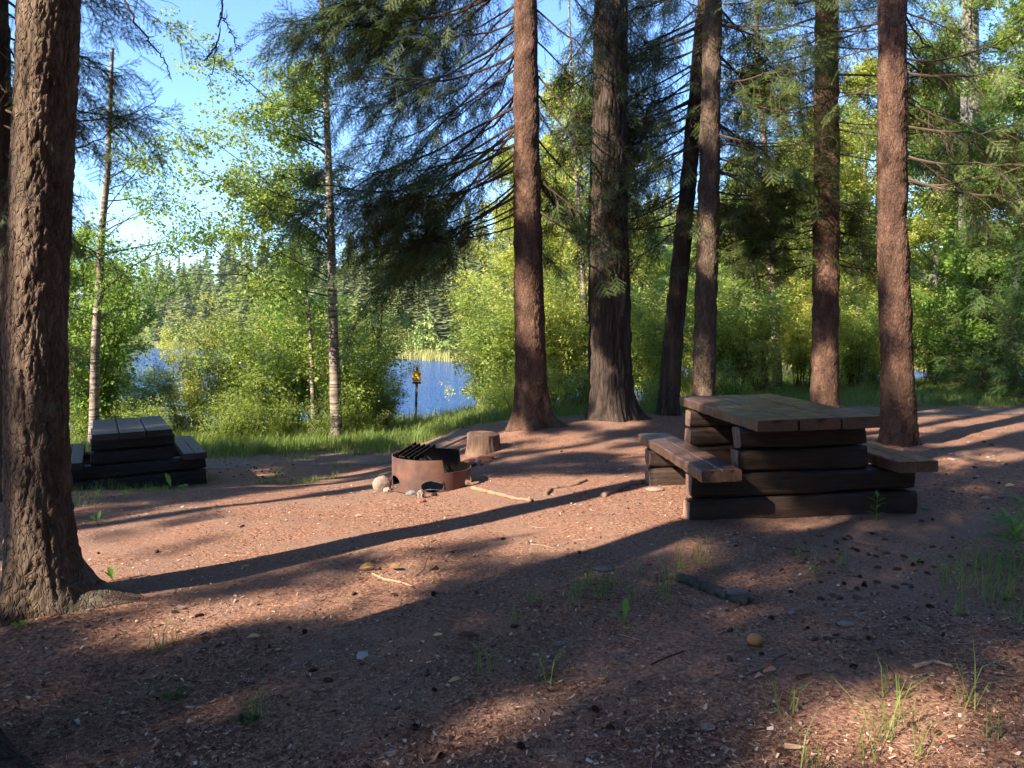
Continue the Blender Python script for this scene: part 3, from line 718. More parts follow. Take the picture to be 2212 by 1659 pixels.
for (x, y, s_) in [(13, 7, 1), (11.5, 2.5, 1), (10, -2, 1), (8, -6, 1), (4.5, -8, 1.1), (14, -5, 1.1), (0, -9.5, 1.1), (-4, -11, .8), (15, 11, 1), (18, 4, 1.1), (-19, -9, .62), (-15, -14, .62), (-22, -3, .62), (-21, 4, .62), (-17, 11, .6), (-10, -15, .7), (3, -13, 1.1), (9, -12, 1.1)]:
    o = copy_tree(cs) if cs_used else cs; cs_used = True; o.location = (x, y, float(ground_z(x, y))); o.scale = (s_, s_, s_); o.rotation_euler = (0, 0, x*3.1); tag(o, 'dense unseen spruce added around the clearing to dim the sky light', 'tree', 'unseen trees added around the viewer')
gxy = np.array([[g.location.x, g.location.y] for g in GT]+[[t0.location.x+.3, t0.location.y], [t7.location.x, t7.location.y]])
GALL = GT+[t0, t7]
iu, iv = np.nonzero(SHADE)
n = int(len(iu)*CELL*CELL*105); sel = R.integers(0, len(iu), n)
U_ = (iu[sel]+R.uniform(0, 1, n))*CELL-OFF; V_ = (iv[sel]+R.uniform(0, 1, n))*CELL-OFF
wk = vnoise(np.stack([U_*2.2, V_*3.4, 0*U_], 1), 70) > .38
kp = ~(wk & (R.uniform(0, 1, n) < .62)); U_ = U_[kp]; V_ = V_[kp]; n = len(U_)
base = U_[:, None]*UV1+V_[:, None]*UV2
pos = np.zeros((n, 3)); own = np.full(n, -1)
for trial in range(10):
    todo = np.nonzero(own < 0)[0]
    if not len(todo): break
    z = R.uniform(3.6 if trial < 7 else 2.8, 12.5, len(todo)); s_ = (z-base[todo, 2])/SDIR[2]; P = base[todo]+s_[:, None]*SDIR
    d = np.linalg.norm(P[:, None, :2]-gxy[None], axis=2); k = d.argmin(1); dm = d.min(1)
    rad = 3.7*(1-np.clip((z-8)/14, 0, .6))+(trial >= 6)*.6
    qx, qy, qd = project(P); vis = (qd > .3) & (qx > -130) & (qx < 2340) & (qy > -110)
    ok = (dm < rad) & (dm > .25) & ~vis & (P[:, 1] < 11)
    pos[todo[ok]] = P[ok]; own[todo[ok]] = k[ok]
for k, g in enumerate(GALL):
    P = pos[own == k]
    if not len(P): continue
    L0 = np.array(g.location); mb = MB(); rel = P-L0; rad = rel.copy(); rad[:, 2] = -.35*np.linalg.norm(rel[:, :2], axis=1); rad += R.normal(0, .5, rad.shape)
    rad /= np.linalg.norm(rad, axis=1, keepdims=True); sc = R.uniform(.7, 1.05, len(P)); rel0 = rel-rad*(.3*sc)[:, None]
    stamp(mb, SPRAY_COARSE, rel0, rad, sc, R.uniform(0, 3, len(P)), m=1)  # sprays added out of view, only where the shade mask wants a shadow
    for i in range(0, len(P), 14):
        e = rel0[i]; h = np.linalg.norm(e[:2]); s0 = np.array([0, 0, min(e[2]+.35*h, 17)]); u = np.linspace(0, 1, 8)[:, None]; LP = s0+(e-s0)*u
        if blocks_light(LP+L0).mean() < .2: tube(mb, LP, .022*(1-.8*u[:, 0])+.003, 4, 0)
    if not mb.V: continue
    mb.build('crown' if k < len(GT) else 'shade_boughs', CROWN_M(), g)

# ------------------------------------------------------------------ broadleaved trees
def broadleaf(name, h, zb, rad, ncl, seed, lm, ls=.06, tr=.09, tm='birch', pts=None, nper=12, cl_r=.20, asym=(0, 0), az=None, wood='twig', broken=False, lz=None, limbs=26, dens_top=1):
    q = np.random.default_rng(seed); root = bpy.data.objects.new(name, None); S.collection.objects.link(root)
    if pts is None:
        lx, ly = q.normal(0, .03*h, 2); pts = [(0, 0, -.3), (lx*.2, ly*.2, h*.35), (lx, ly, h*.97)]
    pa = np.array(pts, float)
    make_trunk(root, None, pts, tr, tr*.22 if not broken else tr*.30, 'plain', tm, dz=.16, seg=12 if tr < .15 else 24, flare=.25, fh=.2, seed=seed, zfine=30)
    mb = MB(); cps = []; ctr = lambda z: np.array([np.interp(z, pa[:, 2], pa[:, 0]), np.interp(z, pa[:, 2], pa[:, 1])])
    for k in range(limbs):
        u = (k+q.uniform())/limbs; z0 = zb+(h*.93-zb)*u+q.normal(0, .12); a = q.uniform(0, 6.28) if az is None else q.uniform(*az)
        prof = math.sin(PI*min(1, .22+.80*u))**.7; L = rad*prof*q.uniform(.6, 1.12)
        c = ctr(z0); s0 = np.array([c[0], c[1], z0]); d = np.array([math.cos(a), math.sin(a), q.uniform(.1, 1.1)])
        e = s0+d*L+np.array([asym[0], asym[1], 0])*prof; uu = np.linspace(0, 1, 7)[:, None]
        LP = s0+(e-s0)*uu+np.array([0, 0, 1])*(-.18*L*uu*uu)+q.normal(0, .03*L, (7, 3))*uu
        tube(mb, LP, (.004+.0055*L)*(1-.85*uu[:, 0])+.0015, 4, 0)
        nsub = int(3+L*2.6)
        for _ in range(nsub):
            i = q.integers(2, 7); p = LP[i]; g = (e-s0)/L*.5+q.normal(0, .75, 3); g[2] -= .15; l = q.uniform(.25, .75)*max(.5, L*.33)
            ep = p+g*l; md = (p+ep)/2+q.normal(0, .04, 3); tube(mb, np.array([p, md, ep]), [.004, .003, .0015], 3, 0)
            cps += [ep, md, p*.5+ep*.5+q.normal(0, .1, 3)]
        cps += list(LP[3:])
    if broken:
        for k in range(9):
            z0 = h-.15-2.6*k/9; c = ctr(z0); a = q.choice([0, PI])+q.normal(0, .7); d = np.array([math.cos(a), math.sin(a), q.uniform(-.2, .7)]); l = q.uniform(.15, .6); p = np.array([c[0], c[1], z0])
            tube(mb, np.array([p, p+d*l*.5+q.normal(0, .03, 3), p+d*l+q.normal(0, .08, 3)]), [.014, .010, .004], 4, 0)
    cps = np.array(cps); idx = q.integers(0, len(cps), ncl); P = cps[idx]+q.normal(0, .06+.008*rad, (ncl, 3))
    tps = [leaf_cluster(nper, cl_r, ls, seed*7+k) for k in range(3)]; which = q.integers(0, 3, ncl)
    for k in range(3):
        mk = which == k; stamp(mb, tps[k], P[mk], np.stack([np.cos(which[mk]+P[mk, 0]*9), np.sin(P[mk, 1]*9), 0*P[mk, 0]+.01], 1), q.uniform(.8, 1.2, mk.sum()), None, m=1)
    mb.build('crown', [M[wood], M[lm]], root); return root

def bush(name, h, rad, ncl, seed, lm, ls=.05, stems=12, nper=12, wood='twig'):
    q = np.random.default_rng(seed); root = bpy.data.objects.new(name, None); S.collection.objects.link(root)
    mb = MB(); st = MB(); cps = []
    for k in range(stems):
        a = q.uniform(0, 6.28); l = h*q.uniform(.6, 1.05); sp = rad*q.uniform(.15, 1.0); u = np.linspace(0, 1, 9)[:, None]
        s0 = np.array([math.cos(a), math.sin(a), 0])*q.uniform(.02, .25)
        LP = s0+np.array([math.cos(a), math.sin(a), 0])*sp*u**1.4+np.array([0, 0, 1])*(l*u)-np.array([0, 0, .08]); LP += q.normal(0, .03*h, (9, 3))*u
        tube(st, LP, .012*(1-.8*u[:, 0])+.002, 4, 0)
        for i in range(2, 9):
            for _ in range(2):
                g = q.normal(0, 1, 3); g[2] = abs(g[2])*.6; e = LP[i]+g*.22*(h/2.5); tube(mb, np.array([LP[i], e]), [.003, .0015], 3, 0); cps += [e, (e+LP[i])/2]
    cps = np.array(cps); P = cps[q.integers(0, len(cps), ncl)]+q.normal(0, .10, (ncl, 3)); P[:, 2] = np.abs(P[:, 2])
    tp = leaf_cluster(nper, .17, ls, seed+3); stamp(mb, tp, P, np.stack([np.cos(P[:, 0]*9), np.sin(P[:, 1]*9), 0*P[:, 0]+.02], 1), q.uniform(.8, 1.2, ncl), None, m=1)
    st.build('stem', M[wood], root); mb.build('foliage', [M[wood], M[lm]], root); return root

def settle(root, px, D, label, cat, group=None, rz=0, sc=1, sink=0):
    x = (px-1106)/F*D; root.location = (x, D, float(ground_z(x, D))-sink); root.rotation_euler = (0, 0, rz); root.scale = (sc, sc, sc)
    return tag(root, label, cat, group)

def relpts(P, D):          # trunk centre line from points of the photograph at one distance
    Q = np.array([at(x, y, D) for x, y in P]); b = Q[0].copy(); b[2] = float(ground_z(b[0], b[1])); Q[0] = b; Q = Q-b; Q[0, 2] = -.3; return [tuple(p) for p in Q]

snag = broadleaf('broken_birch', 6.5, 2.2, 1.9, 380, 41, 'leaf_dark', .06, .10, 'birch', relpts([(193, 925), (200, 750), (208, 620), (214, 500), (226, 380), (231, 240), (237, 105)], 14.6), broken=True, az=(-1.2, 1.2), limbs=18)
settle(snag, 193, 14.6, 'broken topped birch standing behind the old dark picnic table', 'tree')
birch = broadleaf('birch_tree', 7.9, 2.9, 2.55, 2400, 42, 'leaf', .072, .115, 'birch', relpts([(725, 925), (721, 820), (716, 650), (711, 450), (703, 250), (692, 0), (680, -300)], 15.2), az=(1.9, 4.3), limbs=30, asym=(-.08, 0), cl_r=.17)
settle(birch, 725, 15.2, 'tall birch with airy sunlit crown spreading over the open sky by the lake', 'tree')
thin = broadleaf('birch_tree', 5.2, 2.2, 2.6, 650, 43, 'leaf_dark', .06, .062, 'birch', relpts([(677, 910), (671, 800), (667, 690), (655, 590), (640, 480)], 16), az=(2.0, 4.4), limbs=11)
settle(thin, 677, 16, 'thin young birch just beside the tall birch, branches arching toward the sky gap', 'tree')
b4 = broadleaf('birch_tree', 9, 2.0, 2.0, 1100, 44, 'leaf', .065, .12, 'birch', relpts([(1682, 870), (1680, 780), (1670, 640), (1667, 520), (1655, 330), (1640, 150), (1630, -200)], 18.5), limbs=30)
settle(b4, 1682, 18.5, 'pale birch trunk seen between the two trunks behind the newer table', 'tree')
b5 = broadleaf('birch_tree', 6, 1.6, 1.5, 500, 45, 'leaf', .06, .075, 'birch', relpts([(1661, 865), (1650, 790), (1640, 700), (1625, 560), (1615, 380)], 19), limbs=16)
settle(b5, 1661, 19, 'thin leaning birch beside the pale birch behind the newer table', 'tree')
b6 = broadleaf('birch_tree', 8.2, 2.2, 2.0, 900, 46, 'leaf_yellow', .062, .09, 'birch', relpts([(1280, 900), (1272, 780), (1262, 650), (1255, 500), (1240, 300), (1230, 0)], 17.5), limbs=26)
settle(b6, 1280, 17.5, 'yellow green birch glowing between the two biggest middle trunks', 'tree')
cot = broadleaf('cottonwood_tree', 16, 5.5, 3.4, 1500, 47, 'leaf', .08, .40, 'bark_grey', relpts([(2103, 840), (2103, 760), (2102, 560), (2100, 300), (2098, 0), (2095, -400)], 21), limbs=34)
settle(cot, 2103, 21, 'massive pale grey trunk among the greenery at the right edge', 'tree')

# shared broadleaf kinds
protoA = broadleaf('alder_tree', 10.5, .8, 2.6, 3600, 51, 'leaf', .085, .09, 'bark_grey', limbs=40)
protoB = broadleaf('aspen_tree', 9.5, .6, 2.3, 3400, 52, 'leaf_yellow', .08, .08, 'birch', limbs=38)
protoC = broadleaf('maple_tree', 8.0, .3, 2.4, 3000, 53, 'leaf_dark', .10, .08, 'bark_grey', limbs=36)
bushA = bush('willow_shrub', 3.2, 1.35, 1300, 61, 'leaf_yellow', .062, 16)
bushB = bush('alder_shrub', 3.0, 1.3, 1200, 62, 'leaf', .072, 14)
bushC = bush('low_shrub', 1.3, .9, 460, 63, 'leaf', .045, 12)
bushD = bush('maple_shrub', 3.4, 1.2, 950, 64, 'leaf_dark', .07, 12)
used = set()
def place(proto, px, D, label, cat, rz, sc, group=None, sink=0):
    o = proto if proto.name not in used else copy_tree(proto)
    used.add(proto.name); used.add(o.name)
    return settle(o, px, D, label, cat, group, rz, sc, sink)
SH = [ # shrubs by the lake, from the photograph's left edge to its right
 (bushD, 175, 15.6, 1.15, 'dark green leafy shrub against the edge of the huge nearest trunk'),
 (bushD, 218, 16.2, .6, 'dark green shrub directly behind the old picnic table'),
 (bushB, 318, 17.5, .5, 'green shrub rising to the right of the old table, below the open water'),
 (bushA, 215, 19, .8, 'yellow green willow shrub glimpsed behind the old table and broken birch'),
 (bushA, 430, 19.5, .85, 'sunlit yellow willow shrub in front of the left stretch of lake'),
 (bushA, 500, 18.0, .92, 'tallest sunlit willow shrub left of the thin young birch'),
 (bushB, 570, 16.6, .8, 'green alder shrub just left of the thin young birch'),
 (bushD, 628, 17.6, 1.0, 'dark leafy maple shrub with tall top behind the thin young birch'),
 (bushA, 385, 17.2, .5, 'low willow shrub at the lake edge behind the grassy strip'),
 (bushB, 765, 16.4, .9, 'green shrub just right of the tall birch trunk'),
 (bushA, 785, 18.2, .85, 'reddish stemmed willow shrub midway between tall birch and yellow sign'),
 (bushB, 822, 17.0, .42, 'smallest green shrub left of the yellow sign post'),
 (bushA, 690, 19.5, 1.05, 'willow shrub filling the gap between the two birches by the lake'),
 (bushA, 1072, 17.6, .78, 'bright round willow shrub at the right side of the lake gap'),
 (bushB, 1085, 16.4, .90, 'green shrub directly left of the reddish trunk by the stump'),
 (bushA, 1090, 20, 1.2, 'tall bright willow behind the reddish trunk by the stump'),
 (bushA, 1200, 16.5, .85, 'yellow shrub between the reddish trunk and the thickest trunk'),
 (bushB, 1240, 18.0, 1.0, 'green shrub close to the left side of the thickest trunk'),
 (bushB, 1395, 17.0, .85, 'green shrub between the thickest trunk and the leaning trunk'),
 (bushA, 1425, 20.0, 1.05, 'yellow green willow behind the leaning trunk'),
 (bushB, 1590, 17.5, .85, 'green shrub directly behind the table top'),
 (bushA, 1640, 16.8, .55, 'low yellow shrub at the foot of the pale birch'),
 (bushA, 1735, 18.0, .9, 'yellow green shrub touching the left side of the red brown trunk'),
 (bushB, 1850, 18.5, .7, 'green shrub between the two right trunks'),
 (bushA, 1880, 21, .9, 'willow shrub behind the broad brown trunk'),
 (bushB, 2010, 20.0, .8, 'green shrub just right of the broad brown trunk'),
 (bushD, 2170, 18.5, .9, 'dark leafy shrub beyond the grey track at the right edge')]
for k, (pr, px_, D_, s_, lab) in enumerate(SH): place(pr, px_, D_, lab, 'shrub', k*1.7, s_)
LOW = [(190, 15.2), (330, 15.0), (470, 15.2), (540, 15.4), (610, 15.6), (700, 15.3), (790, 15.6), (1060, 15.0), (1110, 14.6), (1190, 14.4), (1245, 14.8), (1405, 15), (1590, 15.5), (1620, 19), (1830, 19), (1900, 20), (2040, 19.5), (2080, 18), (2150, 19), (2215, 17.5)]
for k, (px_, D_) in enumerate(LOW):
    place(bushC, px_, D_, 'knee high leafy undergrowth clump at the grassy edge of the clearing', 'shrub', k*2.1, rnd.uniform(.5, .8), 'low undergrowth clumps along the edge of the clearing')
TR = [(protoB, 1110, 24, .80, 'yellow green aspen behind the reddish trunk'), (protoB, 1215, 22, 1.08, 'bright aspen filling the gap between the reddish and the thickest trunk'),
 (protoA, 1265, 27, 1.1, 'green alder further behind the thickest trunk'), (protoA, 1400, 25, .62, 'small alder between the thickest trunk and the leaning trunk'),
 (protoC, 1450, 30, .75, 'dark maple far behind the leaning trunk'), (protoA, 1590, 24, .70, 'alder behind the far end of the newer table'),
 (protoB, 1640, 27, .80, 'aspen behind the two leaning pale birches'), (protoB, 1735, 24, .95, 'yellow aspen left of the red brown trunk behind the table'),
 (protoA, 1700, 30, 1.0, 'distant alder left of the red brown trunk'), (protoB, 1850, 23, 1.05, 'yellow aspen in the gap between the two right trunks'), (protoA, 1890, 29, 1.25, 'tall alder behind the gap between the two right trunks'),
 (protoC, 1820, 31, 1.0, 'dark maple far behind the right trunks'), (protoA, 2010, 25, 1.15, 'alder just right of the broad brown trunk'), (protoB, 2045, 29, 1.3, 'tall sunlit aspen left of the massive grey trunk'),
 (protoA, 2160, 24, 1.15, 'alder right of the massive grey trunk'), (protoC, 2190, 17.5, .95, 'dark maple hanging over the right edge, nearest of the right thicket'), (protoB, 2230, 27, 1.3, 'bright aspen cut by the right edge'),
 (protoA, 2330, 20, 1.2, 'alder mostly beyond the right edge'), (protoC, 195, 16.5, .60, 'dark maple pressed behind the huge nearest trunk'), (protoA, 2090, 33, 1.4, 'farthest tall alder behind the massive grey trunk'),
 (protoC, 120, 21, .8, 'maple mostly hidden by the huge nearest trunk'), (protoB, 1770, 35, 1.35, 'farthest tall aspen behind the red brown trunk'), (protoA, 1530, 33, .85, 'distant alder behind the twin trunks')]
for k, (pr, px_, D_, s_, lab) in enumerate(TR): place(pr, px_, D_, lab, 'tree', k*2.3, s_)

# young spruces on the right
def young_spruce(name, h, seed, rad=1.1):
    q = np.random.default_rng(seed); root = bpy.data.objects.new(name, None); S.collection.objects.link(root)
    make_trunk(root, None, [(0, 0, -.1), (0, 0, h)], .045, .008, 'plain', 'bark_furrow', dz=.3, seg=8, flare=.1, seed=seed)
    mb = MB(); nb = int(h*20)
    for k in range(nb):
        u = k/nb; bough(mb, (0, 0, .25+u*(h-.3)), k*2.4+q.uniform(-.3, .3), rad*(1-u*.92)*q.uniform(.8, 1.1), .25, .2, .1, .9, q, .15, SPRAY_MID)
    mb.build('crown', [M['twig'], M['needle_light'], M['lichen']], root); return root
ys_ = young_spruce('young_spruce', 4.6, 71)
YS = [(2120, 17.0, 1.0, 'soft green young spruce in front of the massive grey trunk'), (2222, 14.6, .85, 'young spruce cut by the right edge above the track'), (2065, 20.5, .8, 'small young spruce left of the massive grey trunk'),
      (1835, 20.5, .62, 'pale young spruce in the gap between the two right trunks')]
for k, (px_, D_, s_, lab) in enumerate(YS):
    o = ys_ if k == 0 else copy_tree(ys_); settle(o, px_, D_, lab, 'tree', None, k*1.3, s_)

# ------------------------------------------------------------------ far shore
def far_conifer(h, rad, seed, bare=.12):
    q = np.random.default_rng(seed); mb = MB(); tube(mb, [(0, 0, -.5), (0, 0, h*.97)], [.18, .03], 6, 0); T = []; V = []
    nw = int(h*2.6)
    for k in range(nw):
        u = bare+(1-bare)*k/nw; z = h*u; r = rad*(1-u)**.75*q.uniform(.75, 1.1)+.1; nb = 9
        for j in range(nb):
            a = q.uniform(0, 6.28); L = r*q.uniform(.6, 1.15); zz = z+q.uniform(-.2, .2); d = np.array([math.cos(a), math.sin(a), 0]); s = np.array([-d[1], d[0], 0])
            for c in range(3):
                f = .3+.3*c; p = d*L*f+np.array([0, 0, zz-L*.25*f]); ww = L*.26*(1.1-f*.4)+.1
                i = len(V); V += [p-d*L*.25, p+s*ww+[0, 0, -.18*q.uniform(.3, 1.5)], p+d*L*.42+[0, 0, -.12], p-s*ww+[0, 0, -.18*q.uniform(.3, 1.5)]]; T += [(i, i+1, i+2), (i, i+2, i+3)]
    mb.add(V, T=T, m=1); return mb.mesh('conifer_tree', [M['bark_grey'], M['far_needle']])
FC = [far_conifer(18, 4.2, 81), far_conifer(15, 3.6, 82, .15), far_conifer(19, 3.8, 83, .25), far_conifer(11, 3.2, 84, .04)]
def far_shrub(h, r, seed):
    q = np.random.default_rng(seed); mb = MB(); n = 380; P = q.normal(size=(n, 3)); P /= np.linalg.norm(P, axis=1, keepdims=True); P *= q.uniform(.5, 1, (n, 1))**.5; P[:, 2] = np.abs(P[:, 2])*1.0
    lobes = 1+.25*np.sin(P[:, :1]*5+seed)+.25*np.cos(P[:, 1:2]*6)
    P = P*lobes*np.array([r, r, h]); tube(mb, [(0, 0, -.3), (0, 0, h*.6)], [.08, .03], 5, 0)
    stamp(mb, leaf_cluster(5, .5, .5, seed, .8), P, q.normal(size=(n, 3)), q.uniform(.7, 1.2, n), None, m=1)
    return mb.mesh('far_shrub', [M['bark_grey'], M['far_leaf']])
FS = [far_shrub(4, 2.2, 91), far_shrub(6, 2.6, 92), far_shrub(2.6, 2.2, 93)]
kk = 0
def xr(px, D): return (px-1106)/F*D
for row, (off, n_, kinds) in enumerate([(8, 40, [3, 1, 3]), (13, 56, [0, 1, 2, 0]), (20, 66, [0, 2, 1]), (30, 70, [2, 0]), (45, 64, [2, 0])]):
    for k in range(n_):
        px_ = 120+(1850-120)*(k+rnd.random())/n_; D_ = 120.
        for _ in range(6): D_ = float(far_shore(xr(px_, D_)))+off+rnd.uniform(-3, 3)*0
        D_ += rnd.uniform(-3.5, 3.5); x = xr(px_, D_); sc = rnd.uniform(.95, 1.3)*(1 if px_ < 700 else .82)
        o = link_mesh('conifer_tree', FC[rnd.choice(kinds)], None, (x, D_, float(ground_z(x, D_))-.1), rnd.uniform(0, 6), sc)
        tag(o, 'distant dark conifer in the wooded hillside across the lake', 'tree', 'conifers on the far shore')
for k in range(62):
    px_ = 120+(1500-120)*(k+rnd.random())/62; D_ = 120.
    for _ in range(6): D_ = float(far_shore(xr(px_, D_)))+4.5
    D_ += rnd.uniform(-1.5, 3.5); x = xr(px_, D_); o = link_mesh('leafy_tree', FS[rnd.choice([0, 0, 1, 2])], None, (x, D_, float(ground_z(x, D_))-.1), rnd.uniform(0, 6), rnd.uniform(.7, 1.1)*(1.15 if px_ < 500 else .85))
    tag(o, 'rounded light green tree at the waterline across the lake', 'tree', 'leafy trees along the far waterline')
mb = MB(); tube(mb, [(0, 0, -.3), (.05, 0, 4), (.15, 0, 7.5)], [.16, .12, .03], 6, 0)
for k in range(6): tube(mb, [(.06, 0, 3+k*.6), (.06+.8*math.cos(k*2.), .6*math.sin(k*2.), 3.3+k*.6)], [.03, .01], 3, 0)
fsn = mb.mesh('dead_tree', [M['bark_grey']])
for px_ in (305, 372, 432, 447, 640, 655, 664, 676, 975, 1010, 700):
    D_ = 120.
    for _ in range(6): D_ = float(far_shore(xr(px_, D_)))+8
    x = xr(px_, D_); tag(link_mesh('dead_tree', fsn, None, (x, D_, float(ground_z(x, D_))), px_, rnd.uniform(.7, 1.2)), 'bare grey dead trunk among the conifers across the lake', 'dead tree', 'dead trunks on the far shore')

# ------------------------------------------------------------------ reeds and grass
def blade_tuft(nb, l, wd, spread, seed, bend=.35, r=.06):
    q = np.random.default_rng(seed); V = []; Q = []; T = []
    for _ in range(nb):
        a = q.uniform(0, 6.28); p = np.array([q.normal(0, r), q.normal(0, r), 0]); ll = l*q.uniform(.55, 1.15); d = np.array([math.cos(a), math.sin(a), 0]); s = np.array([-d[1], d[0], 0])*wd*.5
        sp = spread*q.uniform(.2, 1); p1 = p+d*ll*sp*.35+np.array([0, 0, ll*.55]); p2 = p+d*ll*sp*(1+bend)+np.array([0, 0, ll*(1-.35*sp*bend*2)])
        i = len(V); V += [p-s, p+s, p1+s*.8, p1-s*.8, p2]; Q.append((i, i+1, i+2, i+3)); T.append((i+3, i+2, i+4))
    return np.array(V), np.array(T), np.array(Q)
def tilt_stamp(mb, tpl, P, sc, q, m=0):      # templates that stand along +Z
    V, T, Q = tpl; n = len(P); a = q.uniform(0, 6.28, n); c, s_ = np.cos(a), np.sin(a); sc = np.broadcast_to(sc, (n,))
    W = np.stack([V[None, :, 0]*c[:, None]-V[None, :, 1]*s_[:, None], V[None, :, 0]*s_[:, None]+V[None, :, 1]*c[:, None], np.broadcast_to(V[None, :, 2], (n, len(V)))], -1)*sc[:, None, None]+P[:, None]
    o = (np.arange(n)*len(V))[:, None, None]; mb.add(W.reshape(-1, 3), (T[None]+o).reshape(-1, 3), (Q[None]+o).reshape(-1, 4), m)
def scatter(x0, x1, y0, y1, n, q, dens=None):
    x = q.uniform(x0, x1, n); y = q.uniform(y0, y1, n); P = np.stack([x, y, ground_z(x, y)], 1)
    if dens is not None: P = P[q.uniform(0, 1, len(P)) < dens(P)]
    return P
q = np.random.default_rng(100)
mb = MB(); tf = [blade_tuft(12, .26, .009, .6, k) for k in range(3)]
edge = lambda P: ss(-.5, .6, P[:, 1]-13.5-.4*vnoise(P*1.5, 2))
for k in range(3):
    P = scatter(-11, -.3, 13.0, 19, 1700, q, lambda P: edge(P)*(.4+.6*(vnoise(P*.9, 5) > -.3)))
    P2 = scatter(5.0, 16, 13.0, 22, 1900, q, lambda P: ss(-.3, .4, P[:, 1]-13.6-.25*vnoise(P*1.5, 2)))
    P3 = scatter(-.5, 5, 13.2, 20, 900, q); P4 = scatter(-7.5, -2.5, 9.6, 12, 420, q, lambda P: (vnoise(P*1.3, 8) > .25)*.8)
    P5 = scatter(-7, -3.6, 8.2, 9.7, 130, q, lambda P: (vnoise(P*2.3, 9) > .1)*.7)
    for PP, s in ((P, 1), (P2, .62), (P3, .9), (P4, .4), (P5, .35)): tilt_stamp(mb, tf[k], PP, q.uniform(.5, 1.2, len(PP))*s, q)
tag(mb.build('grass', M['grass']), kind='stuff')
mb = MB(); rf = [blade_tuft(12, .95, .028, .25, 20+k, .3, .2) for k in range(2)]
for k in range(2):
    P = scatter(-13, 9, 22, 33.5, 1500, q); tilt_stamp(mb, rf[k], P, q.uniform(.45, .75, len(P)), q)
    P = scatter(-7, 4, 19, 24, 900, q); tilt_stamp(mb, rf[k], P, q.uniform(.3, .6, len(P)), q)
tag(mb.build('reeds', M['reed']), kind='stuff')
mb = MB(); fr = blade_tuft(14, 1.5, .12, .3, 30, .3, .5); xx = q.uniform(-130, 45, 2600); yy = far_shore(xx)+q.uniform(-2.5, 2.5, 2600)
tilt_stamp(mb, fr, np.stack([xx, yy, np.maximum(ground_z(xx, yy), WZ-.05)], 1), q.uniform(.6, 1.05, 2600), q); tag(mb.build('far_reeds', M['far_reed']), kind='stuff')

# ------------------------------------------------------------------ picnic tables
def log(mb, x0, x1, yc, z0, z1, dep, seed, ends=.02):
    q = np.random.default_rng(seed); n = 26; k = 20; xs_ = np.linspace(x0, x1, n); th = np.arange(k)*2*PI/k; V = []
    c, s_ = np.cos(th), np.sin(th); sy = np.sign(c)*np.abs(c)**.62; sz = np.sign(s_)*np.abs(s_)**.38
    P = np.stack([np.repeat(xs_, k), np.tile(np.cos(th), n)*.1, np.tile(np.sin(th), n)*.1], 1); nz = (vnoise(P*np.array([2.2, 14, 14]), seed)*.012+vnoise(P*np.array([6, 40, 40]), seed+1)*.005).reshape(n, k)
    for i, x in enumerate(xs_):
        e = min(i, n-1-i); f = 1-(.10 if e == 0 else .03 if e == 1 else 0)
        yy = (sy*dep/2+nz[i])*f+yc; zz = (sz*(z1-z0)/2*1.01+nz[i]*.6)*f+(z0+z1)/2
        V += [(x+(0.006*math.sin(3*t+seed) if e == 0 else 0), a, b) for t, a, b in zip(th, yy, zz)]
    i = np.arange(n-1)[:, None]*k; j = np.arange(k)[None]
    Q = np.stack([i+j, i+(j+1) % k, i+k+(j+1) % k, i+k+j], -1).reshape(-1, 4)
    V = np.array(V); mb.add(V, Q=Q)
    for ring, sg in ((V[:k], -1), (V[-k:], 1)):
        c0 = ring.mean(0)+[sg*.004, 0, 0]; W = np.concatenate([ring+[sg*.001, 0, 0], [c0]]); T = [((a+1) % k, a, k) if sg < 0 else (a, (a+1) % k, k) for a in range(k)]
        mb.add(W, T=T, m=1)

def plank(mb, x0, x1, y0, y1, z0, z1, seed, m=0):
    """board along y with worn, slightly wavy edges and a few knocks"""
    q = np.random.default_rng(seed); n = 40; ys_ = np.linspace(y0, y1, n); b = .008; V = []
    prof = [(x0+b, z0), (x1-b, z0), (x1, z0+b), (x1, z1-b), (x1-b, z1), (x0*.67+x1*.33, z1), (x0*.33+x1*.67, z1), (x0+b, z1), (x0, z1-b), (x0, z0+b)]; k = len(prof)
    for i, y in enumerate(ys_):
        e = 1 if 0 < i < n-1 else 0
        for j, (x, z) in enumerate(prof):
            w_ = q.normal(0, .0014); V.append((x+w_*1.3, y+(0 if e else (.004 if i == 0 else -.004)), z+w_+.003*math.sin(y*3+seed)))
    i = np.arange(n-1)[:, None]*k; j = np.arange(k)[None]
    mb.add(V, Q=np.stack([i+j, i+(j+1) % k, i+k+(j+1) % k, i+k+j], -1)[..., ::-1].reshape(-1, 4), m=m)
    for off, rev in ((0, False), ((n-1)*k, True)):
        c0 = np.mean(V[off:off+k], 0); W = list(V[off:off+k])+[c0]; T = [((a+1) % k, a, k) if rev else (a, (a+1) % k, k) for a in range(k)]; mb.add(W, T=T, m=m)

